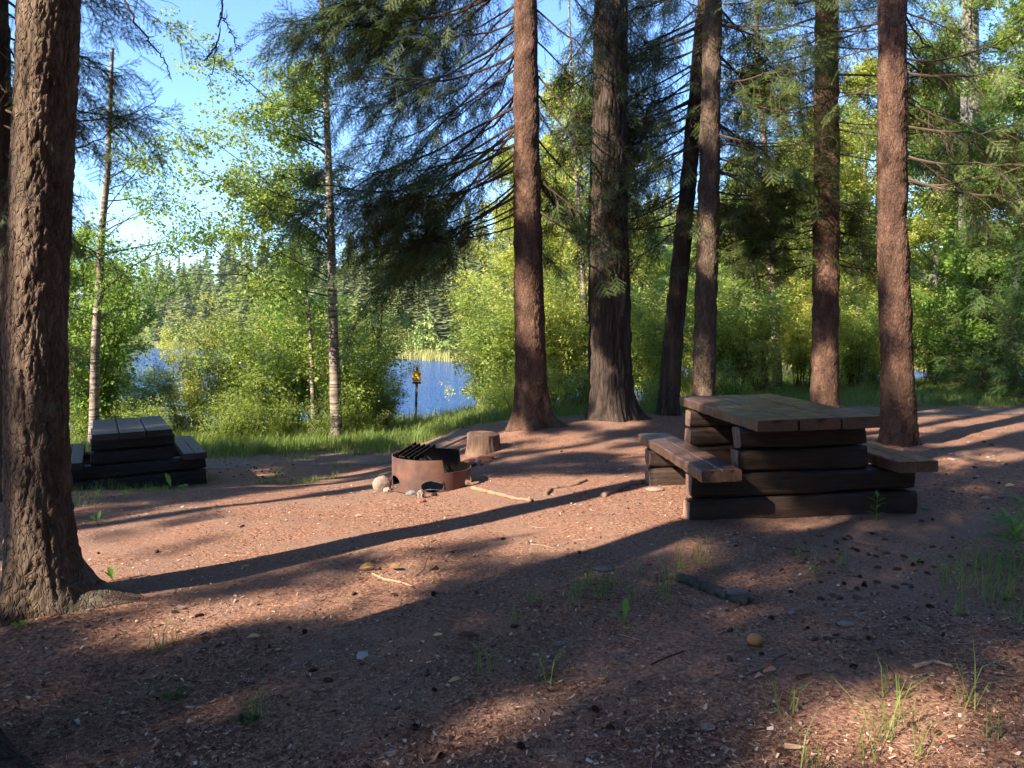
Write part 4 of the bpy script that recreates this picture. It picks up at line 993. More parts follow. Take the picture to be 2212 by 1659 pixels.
def picnic_table(name, m_top, m_log, m_end, seed, edge=None):
    root = bpy.data.objects.new(name, None); S.collection.objects.link(root); sd = seed
    for yc in (.27+.1, 2.08-.27-.1):
        for (h, z0, z1) in ((.90, -.06, .178), (.89, .178, .363), (.505, .363, .545), (.50, .545, .715)):
            mb = MB(); sd += 1; log(mb, -h+rnd.uniform(-.01, .01), h+rnd.uniform(-.01, .01), yc, z0, z1, .20, sd); mb.build('support_log', [M[m_log], M[m_end]], root, False)
    for x0, x1 in ((-.47, -.170), (-.154, .152), (.168, .47)):
        mb = MB(); sd += 1; plank(mb, x0, x1, 0, 2.08, .715+.001, .80, sd); mb.build('top_plank', M[m_top], root)
    for x0, x1 in ((-.892, -.743), (-.741, -.592), (.592, .741), (.743, .892)):
        mb = MB(); sd += 1; plank(mb, x0, x1, 0, 2.08, .365, .45, sd); mb.build('bench_plank', M[m_top], root)
    return root
VA = Vector((0, CP, -SP)); RO = .0334
tb = picnic_table('picnic_table', 'plank', 'log', 'log_end', 200)
tb.matrix_world = Matrix.Translation((0, 0, H)) @ Matrix.Rotation(-RO, 4, VA) @ Matrix.Translation((0, 0, -H)) @ Matrix.Translation((2.2505, 5.5037, 0)) @ Matrix.Rotation(.053, 4, 'Z')
tag(tb, 'newer brown stained log picnic table with attached benches, lit bench end on its left', 'picnic table')
tb2 = picnic_table('picnic_table', 'wood_old_top', 'wood_old', 'wood_old', 240)
tb2.matrix_world = Matrix.Translation((-4.95, 9.85, -.60)) @ Matrix.Rotation(-.02, 4, 'Y') @ Matrix.Rotation(.50, 4, 'Z')
tag(tb2, 'old blackened log picnic table in shade beside the huge nearest trunk', 'picnic table')

# ------------------------------------------------------------------ fire ring
def fire_ring():
    c = on_ground(931, 1066); cy_ = c[1]+.39; cx = (931-1106)/F*cy_; cz = float(ground_z(cx, cy_))-.01
    root = empty('fire_ring', (cx, cy_, cz), 'rust coloured steel fire ring with a stepped rim standing in the lit clearing', 'fire ring'); Rr = .394
    nt_, nz = 260, 36; V = []; th = np.linspace(-PI, PI, nt_, endpoint=False); idx = {}
    def top(t):
        a = math.degrees(t); u = float(ss(-69, -66.2, a))*float(1-ss(47, 49.8, a)); return .325-.125*u
    holes = [(math.radians(-83), .075, .108, .056), (math.radians(-150), .085, .10, .06), (math.radians(-15), .075, .10, .055), (math.radians(95), .075, .10, .055)]
    dead = np.zeros((nt_, nz), bool)
    for i, t in enumerate(th):
        for j in range(nz):
            z = top(t)*j/(nz-1); tt = t
            for (h0, hz, a, b) in holes:
                du = ((tt-h0+PI) % (2*PI)-PI)*Rr; dz_ = z-hz; rr = math.hypot(du/a, dz_/b)
                if .84 < rr < 1.16: du /= rr; dz_ /= rr; tt = h0+du/Rr; z = hz+dz_; rr = 1
                if rr <= 1.0001: dead[i, j] = True
            V.append((Rr*math.cos(tt), Rr*math.sin(tt), z))
    Q = []
    for i in range(nt_):
        i2 = (i+1) % nt_
        for j in range(nz-1):
            if dead[i, j] and dead[i2, j] and dead[i, j+1] and dead[i2, j+1]: continue
            Q.append((i*nz+j, i2*nz+j, i2*nz+j+1, i*nz+j+1))
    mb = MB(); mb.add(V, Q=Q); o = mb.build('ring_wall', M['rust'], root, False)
    md = o.modifiers.new('thickness', 'SOLIDIFY'); md.thickness = .007; md.offset = -1; o.data.materials.append(M['black_steel']); md.material_offset = 1; md.material_offset_rim = 0  # inner face black with soot, the shade inside also put into its colour
    # folded back cooking grate: flat bars and two arms
    mb = MB()
    for k in range(5):
        x = -.345+.052*k; y0 = -.27+.008*k
        P0 = np.array([x, -math.sqrt(max(0, .35**2-x*x))*.60-.08+.0*k, .318]); d = np.array([.16, .20, .085]); d /= np.linalg.norm(d); s_ = np.array([d[1], -d[0], 0]); s_ /= np.linalg.norm(s_); up = np.cross(s_, d)
        L = .30; A_ = [P0+s_*a*.004+up*b*.022 for a, b in ((-1, -1), (1, -1), (1, 1), (-1, 1))]; B_ = [p+d*L for p in A_]; W = A_+B_
        mb.add(W, Q=[(3, 2, 1, 0), (4, 5, 6, 7), (0, 1, 5, 4), (1, 2, 6, 5), (2, 3, 7, 6), (3, 0, 4, 7)])
    for a, b in (((-.20, .11, .385), (.00, -.05, .20)), ((-.14, .14, .385), (.05, -.02, .20)), ((-.30, -.19, .335), (-.06, -.24, .31)), ((-.24, .06, .40), (.02, .0, .395))):
        tube(mb, np.array([a, b]), .009, 6, 0, 0, True)
    mb.build('cooking_grate', M['black_steel'], root)
    mb = MB(); n = 30; V = [(0, 0, .05)]+[(Rr*.98*f*math.cos(t), Rr*.98*f*math.sin(t), .03+.015*math.sin(5*t+f*9)) for f in (.5, 1) for t in np.arange(n)*2*PI/n]
    T = [(0, 1+k, 1+(k+1) % n) for k in range(n)]; Q = [(1+k, 1+n+k, 1+n+(k+1) % n, 1+(k+1) % n) for k in range(n)]; mb.add(V, T=T, Q=Q); mb.build('ash_bed', M['root'], root)
    return root
fire_ring()

# ------------------------------------------------------------------ rocks, stump, bricks
def rock_mesh(name, m, seed, dims=(1, 1, 1), amp=.22, fr=1.6):
    me = bpy.data.meshes.new(name); import bmesh; bm = bmesh.new(); bmesh.ops.create_icosphere(bm, subdivisions=4, radius=1)
    P = np.array([v.co[:] for v in bm.verts]); r_ = 1+amp*fbm(P*fr, seed, 3)+.02*vnoise(P*9, seed+2); P = P*r_[:, None]
    P = np.sign(P)*np.abs(P)**.9*np.array(dims)
    for v, p in zip(bm.verts, P): v.co = p
    bm.to_mesh(me); bm.free(); me.materials.append(M[m])
    for p in me.polygons: p.use_smooth = True
    return me
def put(name, me, px, py, w_px, label, cat, h=None, rz=0, rx=0, ry=0, group=None, lift=.3, sc=None):
    p = on_ground(px, py); s_ = sc or w_px/F*p[1]/2; o = link_mesh(name, me, None, (p[0], p[1]+s_*.6, p[2]+s_*lift), rz, s_); o.rotation_euler = (rx, ry, rz); return tag(o, label, cat, group)
put('rock', rock_mesh('rock', 'rock', 1, (.9, .7, .95), .12), 823, 1064, 44, 'largest smooth tan rock leaning at the left of the fire ring', 'rock', rz=.3, ry=.5, lift=.55)
put('rock', rock_mesh('rock', 'rock', 2, (1, .8, .8), .2), 836, 1066, 17, 'small tan rock tucked between the largest rock and the fire ring', 'rock', lift=.5)
put('rock', rock_mesh('rock', 'rock_grey', 3, (1, .8, .45), .25), 889, 1073, 28, 'flat dark grey rock in front of the fire ring', 'rock', lift=.3)
put('rock', rock_mesh('rock', 'rock', 4, (.85, .8, 1.1), .3), 909, 1078, 19, 'pale upright pointed rock just before the oval hole of the fire ring', 'rock', lift=.6)
put('rock', rock_mesh('rock', 'brick', 5, (1, .7, .35), .2), 909, 1087, 21, 'flat reddish stone in front of the pale pointed rock', 'rock', lift=.25)
put('rock', rock_mesh('rock', 'black_steel', 6, (1, .8, .7), .3), 938, 1073, 12, 'small charred lump under the oval hole of the fire ring', 'charcoal', lift=.4)
put('rock', rock_mesh('rock', 'rock_grey', 7, (1, .7, .25), .1), 1306, 1240, 42, 'flat grey stone among the sparse grass left of the big root', 'rock', lift=.15)
put('rock', rock_mesh('rock', 'rock', 8, (1, .6, .3), .2), 1832, 1360, 36, 'pale smooth stone right of the orange onion', 'rock', lift=.2)
put('rock', rock_mesh('rock', 'rock_grey', 9, (1, .8, .5), .2), 1713, 1331, 18, 'small dark pebble past the tip of the big root', 'rock', lift=.3)
put('rock', rock_mesh('rock', 'rock', 10, (1, .7, .25), .1), 1418, 1064, 40, 'tan stone half buried under the left bench of the newer table', 'rock', lift=.12)
for k in range(34):
    if k < 24: px_, py_ = rnd.uniform(1990, 2200), rnd.uniform(955, 1110)
    else: px_, py_ = rnd.uniform(100, 2200), rnd.uniform(1120, 1640)
    if k < 4: pm = [rock_mesh('pebble', rnd.choice(['rock_grey', 'rock']), 20+k, (1, .7, .32), .15) for _ in range(1)][0]; (PM if k else (PM := [])).append(pm)
    put('pebble', PM[k % len(PM)], px_, py_, 1, 'small rounded pebble half sunk in the brown ground', 'pebble', rz=rnd.uniform(0, 6), group='pebbles strewn over the clearing', lift=.12, sc=rnd.uniform(.014, .042) if k < 24 else rnd.uniform(.007, .016))

def stump():
    p = on_ground(1043, 983); p[1] += .2; root = empty('tree_stump', (p[0], p[1], p[2]), 'low sawn tree stump in front of the reddish trunk', 'stump'); k = 96; zs = np.linspace(-.1, .245, 22); th = np.arange(k)*2*PI/k; r0 = .198; V = []
    for z in zs:
        P = np.stack([np.cos(th)*3, np.sin(th)*3, np.full(k, z*.8)], 1); rr = r0*(1+.16*math.exp(-max(z, 0)/.09))+.012*(1-np.abs(vnoise(P*3.2, 5)))*1.0+.006*vnoise(P*9, 6)-(.006 if z > .235 else 0)
        V += [(a*math.cos(t), a*math.sin(t), z+(.012*math.cos(t-2.6) if z > .1 else 0)) for a, t in zip(rr, th)]
    i = np.arange(21)[:, None]*k; j = np.arange(k)[None]; mb = MB(); mb.add(V, Q=np.stack([i+j, i+(j+1) % k, i+k+(j+1) % k, i+k+j], -1).reshape(-1, 4)); mb.build('trunk_side', M['stump'], root, True)
    V = np.array(V[-k:]); W = np.concatenate([V, V*[.97, .97, 1]+[0, 0, .004], [[0, 0, .252]]]); T = [(k+a, k+(a+1) % k, 2*k) for a in range(k)]; Q = [(a, (a+1) % k, k+(a+1) % k, k+a) for a in range(k)]
    mb = MB(); mb.add(W, T=T, Q=Q); mb.build('cut_face', M['stump_top'], root)
stump()
def brick_mesh(seed):
    q = np.random.default_rng(seed); mb = MB(); box(mb, -1, 1, -.5, .5, -.3, .3, .05); mb.V[0] = mb.V[0]+q.normal(0, .05, mb.V[0].shape); return mb.mesh('brick', M['brick'])
for k, (px_, py_, w_, a, lab) in enumerate([(1022, 1001, 24, .3, 'red brick piece before the left foot of the stump'), (1050, 996, 30, -.2, 'longest red brick piece touching the foot of the stump'), (1016, 1009, 26, .9, 'red brick piece lying nearest the fire ring, before the stump'), (1037, 1006, 14, 1.3, 'smallest red brick piece among those before the stump')]):
    o = put('brick', brick_mesh(k), px_, py_, w_, lab, 'brick', rz=a, lift=.25)
put('rock', rock_mesh('rock', 'chip_white', 12, (.8, .5, .9), .3), 1032, 1004, 14, 'pale crumpled lump standing among the bricks by the stump', 'rock', lift=.6)

# ------------------------------------------------------------------ sticks and roots drawn along the ground
def ground_tube(name, pts, r, m, label, cat, group=None, lift=.6, noise_=.15, seed=0, k=7, taper=.5, ends=None):
    q = np.random.default_rng(seed); P = np.array([on_ground(x, y) for x, y in pts]); n = max(14, 6*len(pts)); t = np.linspace(0, len(pts)-1, n); P = np.stack([np.interp(t, range(len(pts)), P[:, c]) for c in range(3)], 1)
    P[:, 2] = ground_z(P[:, 0], P[:, 1])+r*lift; P[:, :2] += np.cumsum(q.normal(0, r*.12, (n, 2)), 0)
    if ends: P[:, 2] += np.interp(np.linspace(0, 1, n), [0, .5, 1], ends)
    rr = r*(1-taper*np.linspace(0, 1, n))*(1+q.normal(0, noise_, n)); b = P[0].copy(); mb = MB(); tube(mb, P-b, rr, k, 0, 0, True)
    V = mb.V[0]; mb.V[0] = V+.18*r*np.stack([vnoise(V*.6/r, seed+c) for c in range(3)], 1)
    o = mb.build(name, M[m], None, True, b); return tag(o, label, cat, group)
ground_tube('stick', [(1020, 1058), (1050, 1066), (1085, 1073), (1115, 1081), (1150, 1086)], .022, 'stick', 'long peeled tan stick lying right of the fire ring', 'stick', seed=1, taper=.35)
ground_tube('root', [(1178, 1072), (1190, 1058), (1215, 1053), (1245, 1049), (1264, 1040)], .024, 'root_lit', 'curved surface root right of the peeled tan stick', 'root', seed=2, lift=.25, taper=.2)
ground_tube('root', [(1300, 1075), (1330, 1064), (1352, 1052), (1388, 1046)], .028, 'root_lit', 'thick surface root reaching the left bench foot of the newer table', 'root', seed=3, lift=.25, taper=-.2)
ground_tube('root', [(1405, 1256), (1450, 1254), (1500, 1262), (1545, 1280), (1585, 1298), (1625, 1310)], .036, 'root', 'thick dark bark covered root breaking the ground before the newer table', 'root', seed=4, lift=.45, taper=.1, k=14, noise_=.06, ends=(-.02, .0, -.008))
put('broken_wood', rock_mesh('broken_wood', 'moss_wood', 31, (1, .45, .4), .35, 2.5), 1598, 1303, 62, 'pale splintered wood lump on the right end of the dark root', 'wood', rz=-.5, lift=.3)
ground_tube('stick', [(805, 1243), (830, 1256), (862, 1262), (895, 1270)], .007, 'chip_pale', 'thin bent pale twig between the dry brown leaves', 'twig', seed=5)
ground_tube('stick', [(898, 1250), (915, 1240), (925, 1226)], .004, 'twig', 'thin leaf stalk propped against the tallest dry leaf', 'twig', seed=6, ends=(0, .02, .06))
ground_tube('stick', [(1612, 1460), (1650, 1447), (1678, 1432), (1702, 1416)], .0065, 'chip_grey', 'curved grey twig pointing from the orange onion to the peeled skin', 'twig', seed=7)
ground_tube('stick', [(1407, 1445), (1440, 1430), (1480, 1414)], .006, 'twig', 'dark twig with lichen left of the orange onion', 'twig', seed=8)
ground_tube('stick', [(1975, 1446), (2020, 1440), (2065, 1446)], .011, 'chip_pale', 'shredded pale wood splinter in the right foreground', 'wood', seed=9, noise_=.3)
ground_tube('stick', [(1600, 1158), (1650, 1178), (1710, 1190), (1750, 1196)], .009, 'twig', 'long thin stick on the shaded ground before the newer table', 'twig', seed=10)
ground_tube('stick', [(1845, 1330), (1872, 1348)], .008, 'chip_grey', 'short grey stick right of the dark root', 'twig', seed=11)
for k in range(46):
    x, y = rnd.uniform(60, 2180), rnd.uniform(1120, 1640); a = rnd.uniform(-.5, .5); l = rnd.uniform(25, 70)
    ground_tube('twig', [(x, y), (x+l*.5*math.cos(a), y+l*.3*math.sin(a)+rnd.uniform(-3, 3)), (x+l*math.cos(a), y+l*.6*math.sin(a))], rnd.uniform(.0018, .004), rnd.choice(['twig', 'chip_grey', 'chip_pale']), 'thin broken twig fallen on the needle covered ground', 'twig', 'fallen twigs on the clearing', seed=50+k, k=4)

# ------------------------------------------------------------------ cones, flakes, leaves
def cone_mesh(seed):
    q = np.random.default_rng(seed); mb = MB(); P = []; D_ = []
    for k in range(90):
        u = (k+.5)/90; a = k*2.39996; r_ = .42*math.sin(PI*min(.97, u*.9+.08))**.8; P.append((r_*math.cos(a), r_*math.sin(a), u*1.7-.85)); D_.append((math.cos(a), math.sin(a), .75))
    V = np.array([(-.12, -.13, 0), (-.12, .13, 0), (.16, .16, -.02), (.27, 0, .03), (.16, -.16, -.02), (.08, 0, -.06)]); T = np.array([(0, 5, 4), (0, 1, 5), (1, 2, 5), (2, 3, 5), (3, 4, 5)])
    stamp(mb, (V, T, None), P, D_, q.uniform(.85, 1.2, 90)); n = 10; th = np.arange(n)*2*PI/n; z = np.linspace(-.9, .8, 7)
    W = [(.36*math.sin(PI*(i+.6)/7.2)**.7*math.cos(t), .36*math.sin(PI*(i+.6)/7.2)**.7*math.sin(t), zz) for i, zz in enumerate(z) for t in th]
    i = np.arange(6)[:, None]*n; j = np.arange(n)[None]; mb.add(W, Q=np.stack([i+j, i+(j+1) % n, i+n+(j+1) % n, i+n+j], -1).reshape(-1, 4)); return mb.mesh('pine_cone', M['cone'])
CM = [cone_mesh(1), cone_mesh(2)]
def cone(px, py, k):
    p = on_ground(px, py); s_ = rnd.uniform(.014, .024); o = link_mesh('pine_cone', CM[k % 2], None, (p[0], p[1], p[2]+s_*.22), 0, (s_, s_, s_*rnd.uniform(.95, 1.35))); o.rotation_euler = (PI/2+rnd.uniform(-.25, .25), 0, rnd.uniform(0, 6.28))
    tag(o, 'small dark fallen cone resting on the needle covered ground', 'cone', 'fallen cones scattered over the clearing')
k = 0
for (x0, x1, y0, y1, n) in [(455, 655, 985, 1035, 48), (1650, 2080, 1155, 1275, 58), (250, 2190, 1270, 1640, 40), (180, 1500, 1090, 1220, 10), (1990, 2200, 940, 1130, 18), (1560, 1900, 1270, 1420, 14), (1180, 1380, 950, 1010, 8)]:
    cx_, cy2 = (x0+x1)/2, (y0+y1)/2
    for _ in range(n):
        x = rnd.uniform(x0, x1) if n not in (48, 58) else min(x1+40, max(x0-60, rnd.gauss(cx_, (x1-x0)*.28))); y = rnd.uniform(y0, y1) if n not in (48, 58) else rnd.gauss(cy2, (y1-y0)*.3); cone(x, y, k); k += 1
def flake_mesh(m, seed, th=.12, curl=.25, asp=.5):
    q = np.random.default_rng(seed); n = 9; a = np.sort(q.uniform(0, 6.28, n)); r_ = q.uniform(.6, 1, n); P = np.stack([np.cos(a)*r_, np.sin(a)*r_*asp, 0*a], 1); P[:, 2] = curl*P[:, 1]**2*2+.06*q.normal(size=n)
    mb = MB(); W = np.concatenate([P+[0, 0, th/2], P-[0, 0, th/2], [[0, 0, th/2+.02]], [[0, 0, -th/2]]]); T = [(i, (i+1) % n, 2*n) for i in range(n)]+[(n+(i+1) % n, n+i, 2*n+1) for i in range(n)]
    mb.add(W, T=T, Q=[((i+1) % n, i, n+i, n+(i+1) % n) for i in range(n)]); return mb.mesh('flake', M[m])
FM = [flake_mesh('chip', 1), flake_mesh('chip', 2), flake_mesh('chip_grey', 3), flake_mesh('chip', 4, .1, .4, .3), flake_mesh('chip_pale', 5, .15, .05, .2), flake_mesh('chip_grey', 6, .1, .3, .6), flake_mesh('chip_pale', 7, .1, .05, .12), flake_mesh('chip_white', 8, .08, .3, .5)]
wts = [5, 5, 4, 4, 2.4, 3, 2, .8]
for k in range(270):
    if k < 62: x, y = rnd.gauss(300, 110), rnd.gauss(1365, 40)
    else: x, y = rnd.uniform(-20, 2230), rnd.uniform(1110, 1655)
    if x < 110 and y < 1330: continue
    p = on_ground(x, y); s_ = rnd.uniform(.008, .021)*(1.25 if k < 62 else 1)
    if rnd.random() < .12: s_ *= 1.5
    o = link_mesh('bark_flake', FM[rnd.choices(range(8), wts)[0]], None, (p[0], p[1], p[2]+s_*.22), 0, s_); o.rotation_euler = (rnd.gauss(0, .22), rnd.gauss(0, .22), rnd.uniform(0, 6.28))
    tag(o, 'small flake of bark or wood lying on the brown ground', 'bark flake', 'bark and wood flakes strewn over the clearing')
def flake_at(px, py, w_px, m, label, cat, seed, asp=.6, rz=0, rx=0, ry=0, th=.08, curl=.3, name='bark_flake', lift=.3): return put(name, flake_mesh(m, seed, th, curl, asp), px, py, w_px, label, cat, rz=rz, rx=rx, ry=ry, lift=lift)
flake_at(779, 1432, 34, 'chip_white', 'white square scrap of birch bark, brightest scrap in the foreground', 'bark', 40, .9, .4, .9, 0, .05, .1, lift=.6)
flake_at(634, 1442, 22, 'chip_white', 'upright grey white bark curl left of the white square scrap', 'bark', 41, .5, 1.2, 1.1, 0, .08, .5, lift=.6)
flake_at(843, 1648, 34, 'chip_grey', 'grey bark square at the bottom edge of the photo', 'bark', 42, .8, .3, .35, 0)
flake_at(1532, 1604, 46, 'chip_grey', 'large grey bark flake in the lower middle right foreground', 'bark', 43, .6, .1, .2)
flake_at(1736, 1472, 56, 'chip', 'reddish brown slab of bark right of the peeled skin', 'bark', 44, .5, .1, .25)
flake_at(1723, 1634, 62, 'chip_pale', 'pale triangular wood chip near the bottom right grass', 'wood chip', 45, .55, .3, .25)
flake_at(1208, 1409, 34, 'chip_grey', 'grey bark chip below the broad leaf weed', 'bark', 46, .5, -.2, .2)
flake_at(1010, 1396, 56, 'cone', 'long dark curled bark strip in the middle foreground', 'bark', 47, .3, 0, .3, 0, .1, .8)
flake_at(820, 1300+140, 30, 'chip_grey', 'grey bark chip right of the white square scrap', 'bark', 48, .5, .5, .3)
def leaf_mesh(m, seed, fold=.35, n=7, asp=.42):
    q = np.random.default_rng(seed); V = []; u = np.linspace(0, 1, n)
    for t in u:
        w_ = asp*math.sin(PI*min(.98, t*.92+.04))**.8; z = fold*math.sin(t*2.4); V += [(t*2-1, -w_, z+w_*fold), (t*2-1, 0, z), (t*2-1, w_, z+w_*fold*1.2)]
    i = np.arange(n-1)[:, None]*3; Q = np.concatenate([np.stack([i+0, i+1, i+4, i+3], -1).reshape(-1, 4), np.stack([i+1, i+2, i+5, i+4], -1).reshape(-1, 4)]); mb = MB(); V = np.array(V)+q.normal(0, .03, (3*n, 3)); mb.add(V, Q=Q); return mb.mesh('leaf', M[m])
for k, (x, y, w_, m, rz, rx, lab) in enumerate([(982, 1484, 30, 'yellow_leaf', .4, .3, 'pale yellow pointed leaf in the middle foreground'), (945, 1381, 22, 'yellow_leaf', .1, .5, 'yellow leaf just above the dark curled bark strip'), (545, 1394, 30, 'yellow_leaf', .0, .2, 'long yellow leaf on the left foreground, edge on'),
    (528, 1231, 18, 'yellow_leaf', .5, .6, 'small yellow leaf in the sun at the edge of the long trunk shadow'), (310, 1095, 18, 'yellow_leaf', .2, .5, 'orange yellow leaf on the ground before the old table'), (773, 1118, 14, 'yellow_leaf', .2, .2, 'tiny yellow leaf in the sunlit ground left below the fire ring'),
    (1492, 966+0, 14, 'yellow_leaf', .4, .1, 'yellow leaf lying under the left bench'), (1340, 1020, 16, 'yellow_leaf', .4, .1, 'yellow leaf between the surface root and the left bench'), (2185, 1055, 22, 'yellow_leaf', .2, .4, 'dry tan leaf at the right edge beside the pebbles'),
    (935, 1242, 30, 'dead_leaf', 1.4, 1.2, 'tallest curled dry brown leaf standing up in the clearing'), (790, 1240, 30, 'dead_leaf', .4, .9, 'crumpled dry brown leaf, leftmost of the dry leaves'), (852, 1240, 28, 'dead_leaf', -.3, .8, 'crumpled golden brown leaf between the other two dry leaves'),
    (1270, 1336, 30, 'dead_leaf', .2, .3, 'torn brown leaf at the foot of the broad leaf weed'), (815, 1244, 22, 'dead_leaf', 1.2, .9, 'small dry leaf at the start of the thin bent twig')]):
    put('fallen_leaf', leaf_mesh(m, k, .5 if m == 'dead_leaf' else .3), x, y, w_, lab, 'leaf', rz=rz, rx=rx, lift=.35 if m != 'dead_leaf' else .5)
# onion and its peel
on = put('onion', rock_mesh('onion', 'onion', 77, (1, 1, .78), .03), 1634, 1401, 32, 'round orange onion lying in the right foreground', 'onion', lift=.7)
put('onion_peel', leaf_mesh('onion_peel', 5, .9, 7, .7), 1655, 1468, 30, 'pink peeled skin curled up beside the curved grey twig', 'onion skin', rz=.9, rx=.9, lift=.6)
put('onion_peel', leaf_mesh('onion_peel', 6, .7, 7, .5), 1640, 1474, 20, 'small dull peel scrap left of the pink peeled skin', 'onion skin', rz=.2, rx=.3, lift=.3)

# ------------------------------------------------------------------ needles and crumbs on the ground
q = np.random.default_rng(200); mb = MB()
def litter(n, L, W, dmin, dmax, flat, asp_var=.5, up=.004):
    u = q.uniform(0, 1, n); D_ = 1/(1/dmin+(1/dmax-1/dmin)*u); x = q.uniform(-.78, .78, n)*D_
    P = np.stack([x, D_, ground_z(x, D_)+q.uniform(.001, up, n)], 1); clump = vnoise(P*1.4, 60)+.6*vnoise(P*5, 61); P = P[clump > q.uniform(-.9, .45, len(P))]; n = len(P)
    a = q.uniform(0, 6.28, n); l = L*q.uniform(.5, 1.3, n); w_ = W*q.uniform(.6, 1.4, n); d = np.stack([np.cos(a), np.sin(a), q.normal(0, flat, n)], 1); s_ = np.stack([-np.sin(a), np.cos(a), q.normal(0, flat, n)], 1)
    V = np.stack([P-d*l[:, None]/2-s_*w_[:, None]/2, P+d*l[:, None]/2-s_*w_[:, None]/2*.6, P+d*l[:, None]/2+s_*w_[:, None]/2*.6, P-d*l[:, None]/2+s_*w_[:, None]/2], 1); V[:, :, 2] = np.maximum(V[:, :, 2], ground_z(V[:, :, 0], V[:, :, 1])+.0012)
    mb.add(V.reshape(-1, 3), Q=np.arange(n*4).reshape(-1, 4))
litter(115000, .021, .0022, 2.2, 8.5, .15, up=.006); litter(36000, .013, .0065, 2.2, 10, .3, up=.009); litter(5000, .034, .0032, 2.2, 12, .1, up=.009); litter(9500, .022, .012, 2.2, 9, .3, up=.012); litter(4500, .03, .012, 6, 12.5, .2, up=.01)
tag(mb.build('needle_litter', M['litter']), kind='stuff')

# ------------------------------------------------------------------ small plants and grass tufts
GM = []
for k in range(4):
    m_ = MB(); V, T, Q = blade_tuft([9, 14, 7, 22][k], [.17, .13, .24, .20][k], .0042, .95, 40+k, .5, .03 if k < 3 else .07); m_.add(V, T=T, Q=Q); GM.append(m_.mesh('grass_tuft', M['grass']))
GT_ = [(1285, 1300, 1), (1255, 1285, 1), (1310, 1280, 1), (1240, 1315, 0), (1275, 1262, 1), (1340, 1265, 0), (1385, 1245, 1), (1450, 1275, 2), (1430, 1300, 2), (1470, 1230, 2), (1500, 1225, 2), (1520, 1218, 2), (1545, 1235, 1), (1470, 1250, 0), (1372, 1300, 1), (1150, 1310, 1), (1120, 1350, 0),
 (1905, 1620, 2), (1918, 1590, 2), (2090, 1535, 2), (1925, 1510, 0), (1690, 1545, 0), (1985, 1655, 2), (1760, 1670, 0), (2140, 1610, 0), (1960, 1560, 0), (1865, 1640, 2),
 (2060, 1270, 3), (2100, 1290, 3), (2140, 1260, 3), (2180, 1290, 3), (2205, 1250, 3), (2150, 1310, 3), (2090, 1240, 3), (2200, 1320, 3), (2120, 1225, 3), (2170, 1235, 3), (2215, 1275, 3), (2050, 1240, 1), (2080, 1330, 1), (2190, 1345, 1),
 (370, 1395, 0), (350, 1405, 1), (1190, 1478, 1), (545, 1560, 1), (1052, 1445, 0), (640, 1000, 3), (665, 992, 3), (690, 998, 3), (615, 985, 3), (150, 1085, 3), (185, 1095, 3), (240, 1060, 2), (215, 1075, 2), (540, 975, 3), (500, 965, 3), (580, 970, 3), (1880, 1105, 0), (1740, 1215, 0), (1815, 1230, 0), (750, 968, 3), (800, 962, 3), (470, 985, 3), (275, 1078, 0)]
for k, (x, y, v) in enumerate(GT_):
    p = on_ground(x, min(y, 1668)); s_ = rnd.uniform(.75, 1.25); tag(link_mesh('grass_tuft', GM[v], None, p, rnd.uniform(0, 6), (s_, s_, s_)), 'sparse tuft of thin green grass growing from the brown ground', 'grass tuft', 'thin grass tufts around the clearing')
def plant(name, px, py, leaves, label, cat='plant', stem=.004, mat_='weed'):
    """leaves: (azimuth, tilt from vertical, length, half width, start height)"""
    p = on_ground(px, py); mb = MB(); st = MB(); hmax = max(l[4] for l in leaves)+.02
    tube(st, [(0, 0, -.01), (0, 0, hmax)], [stem, stem*.6], 5)
    for (a, t, l, w_, h) in leaves:
        n = 9; u = np.linspace(0, 1, n); d = np.array([math.cos(a), math.sin(a)]); tt = t+.7*u*t; hx = np.cumsum(np.sin(tt))*l/n; hz = np.cumsum(np.cos(tt))*l/n; wd = w_*np.clip((u-.22)/.78, 0, 1)**.5*np.sin(PI*np.clip(u*.75+.25, 0, 1))**.8*1.2+.002
        s_ = np.array([-d[1], d[0]]); V = []
        for i in range(n):
            wob = .15*w_*math.sin(i*2.1+a)
            for c, zz in ((-1, .35), (0, 0), (1, .35)): V.append((d[0]*hx[i]+s_[0]*wd[i]*c, d[1]*hx[i]+s_[1]*wd[i]*c, h+hz[i]+zz*wd[i]+wob*abs(c)))
        i = np.arange(n-1)[:, None]*3; mb.add(V, Q=np.concatenate([np.stack([i, i+1, i+4, i+3], -1).reshape(-1, 4), np.stack([i+1, i+2, i+5, i+4], -1).reshape(-1, 4)]))
    r_ = empty(name, p, label, cat); mb.build('leaves', M[mat_], r_, True); st.build('stem', M[mat_], r_)
    return r_
plant('broadleaf_weed', 1350, 1358, [(1.2, .05, .135, .022, .01), (3.3, .75, .11, .020, .01), (3.9, .5, .07, .010, .0), (-.4, 1.2, .05, .012, .0)], 'bright green broad leaf weed standing alone in the foreground')
plant('broadleaf_weed', 372, 1068, [(0.1, .9, .19, .045, .03), (2.8, .3, .22, .045, .03)], 'two large bright leaves sprouting before the old table')
plant('broadleaf_weed', 243, 1258, [(.2, .3, .11, .026, .0), (2.4, .4, .09, .022, .0), (4.4, .5, .09, .022, .0)], 'small upright weed just right of the huge nearest trunk')
plant('broadleaf_weed', 210, 1133, [(.5, .7, .12, .02, .0), (2.6, .8, .12, .02, .0), (4.2, .5, .1, .02, .0), (1.6, .4, .12, .018, .0)], 'small weed rosette between the huge nearest trunk and the old table')
plant('broadleaf_weed', 600, 1030, [(a, .8, .15, .03, .02) for a in (.3, 1.6, 2.9, 4.2, 5.4)], 'low weed among the cones beside the fire ring')
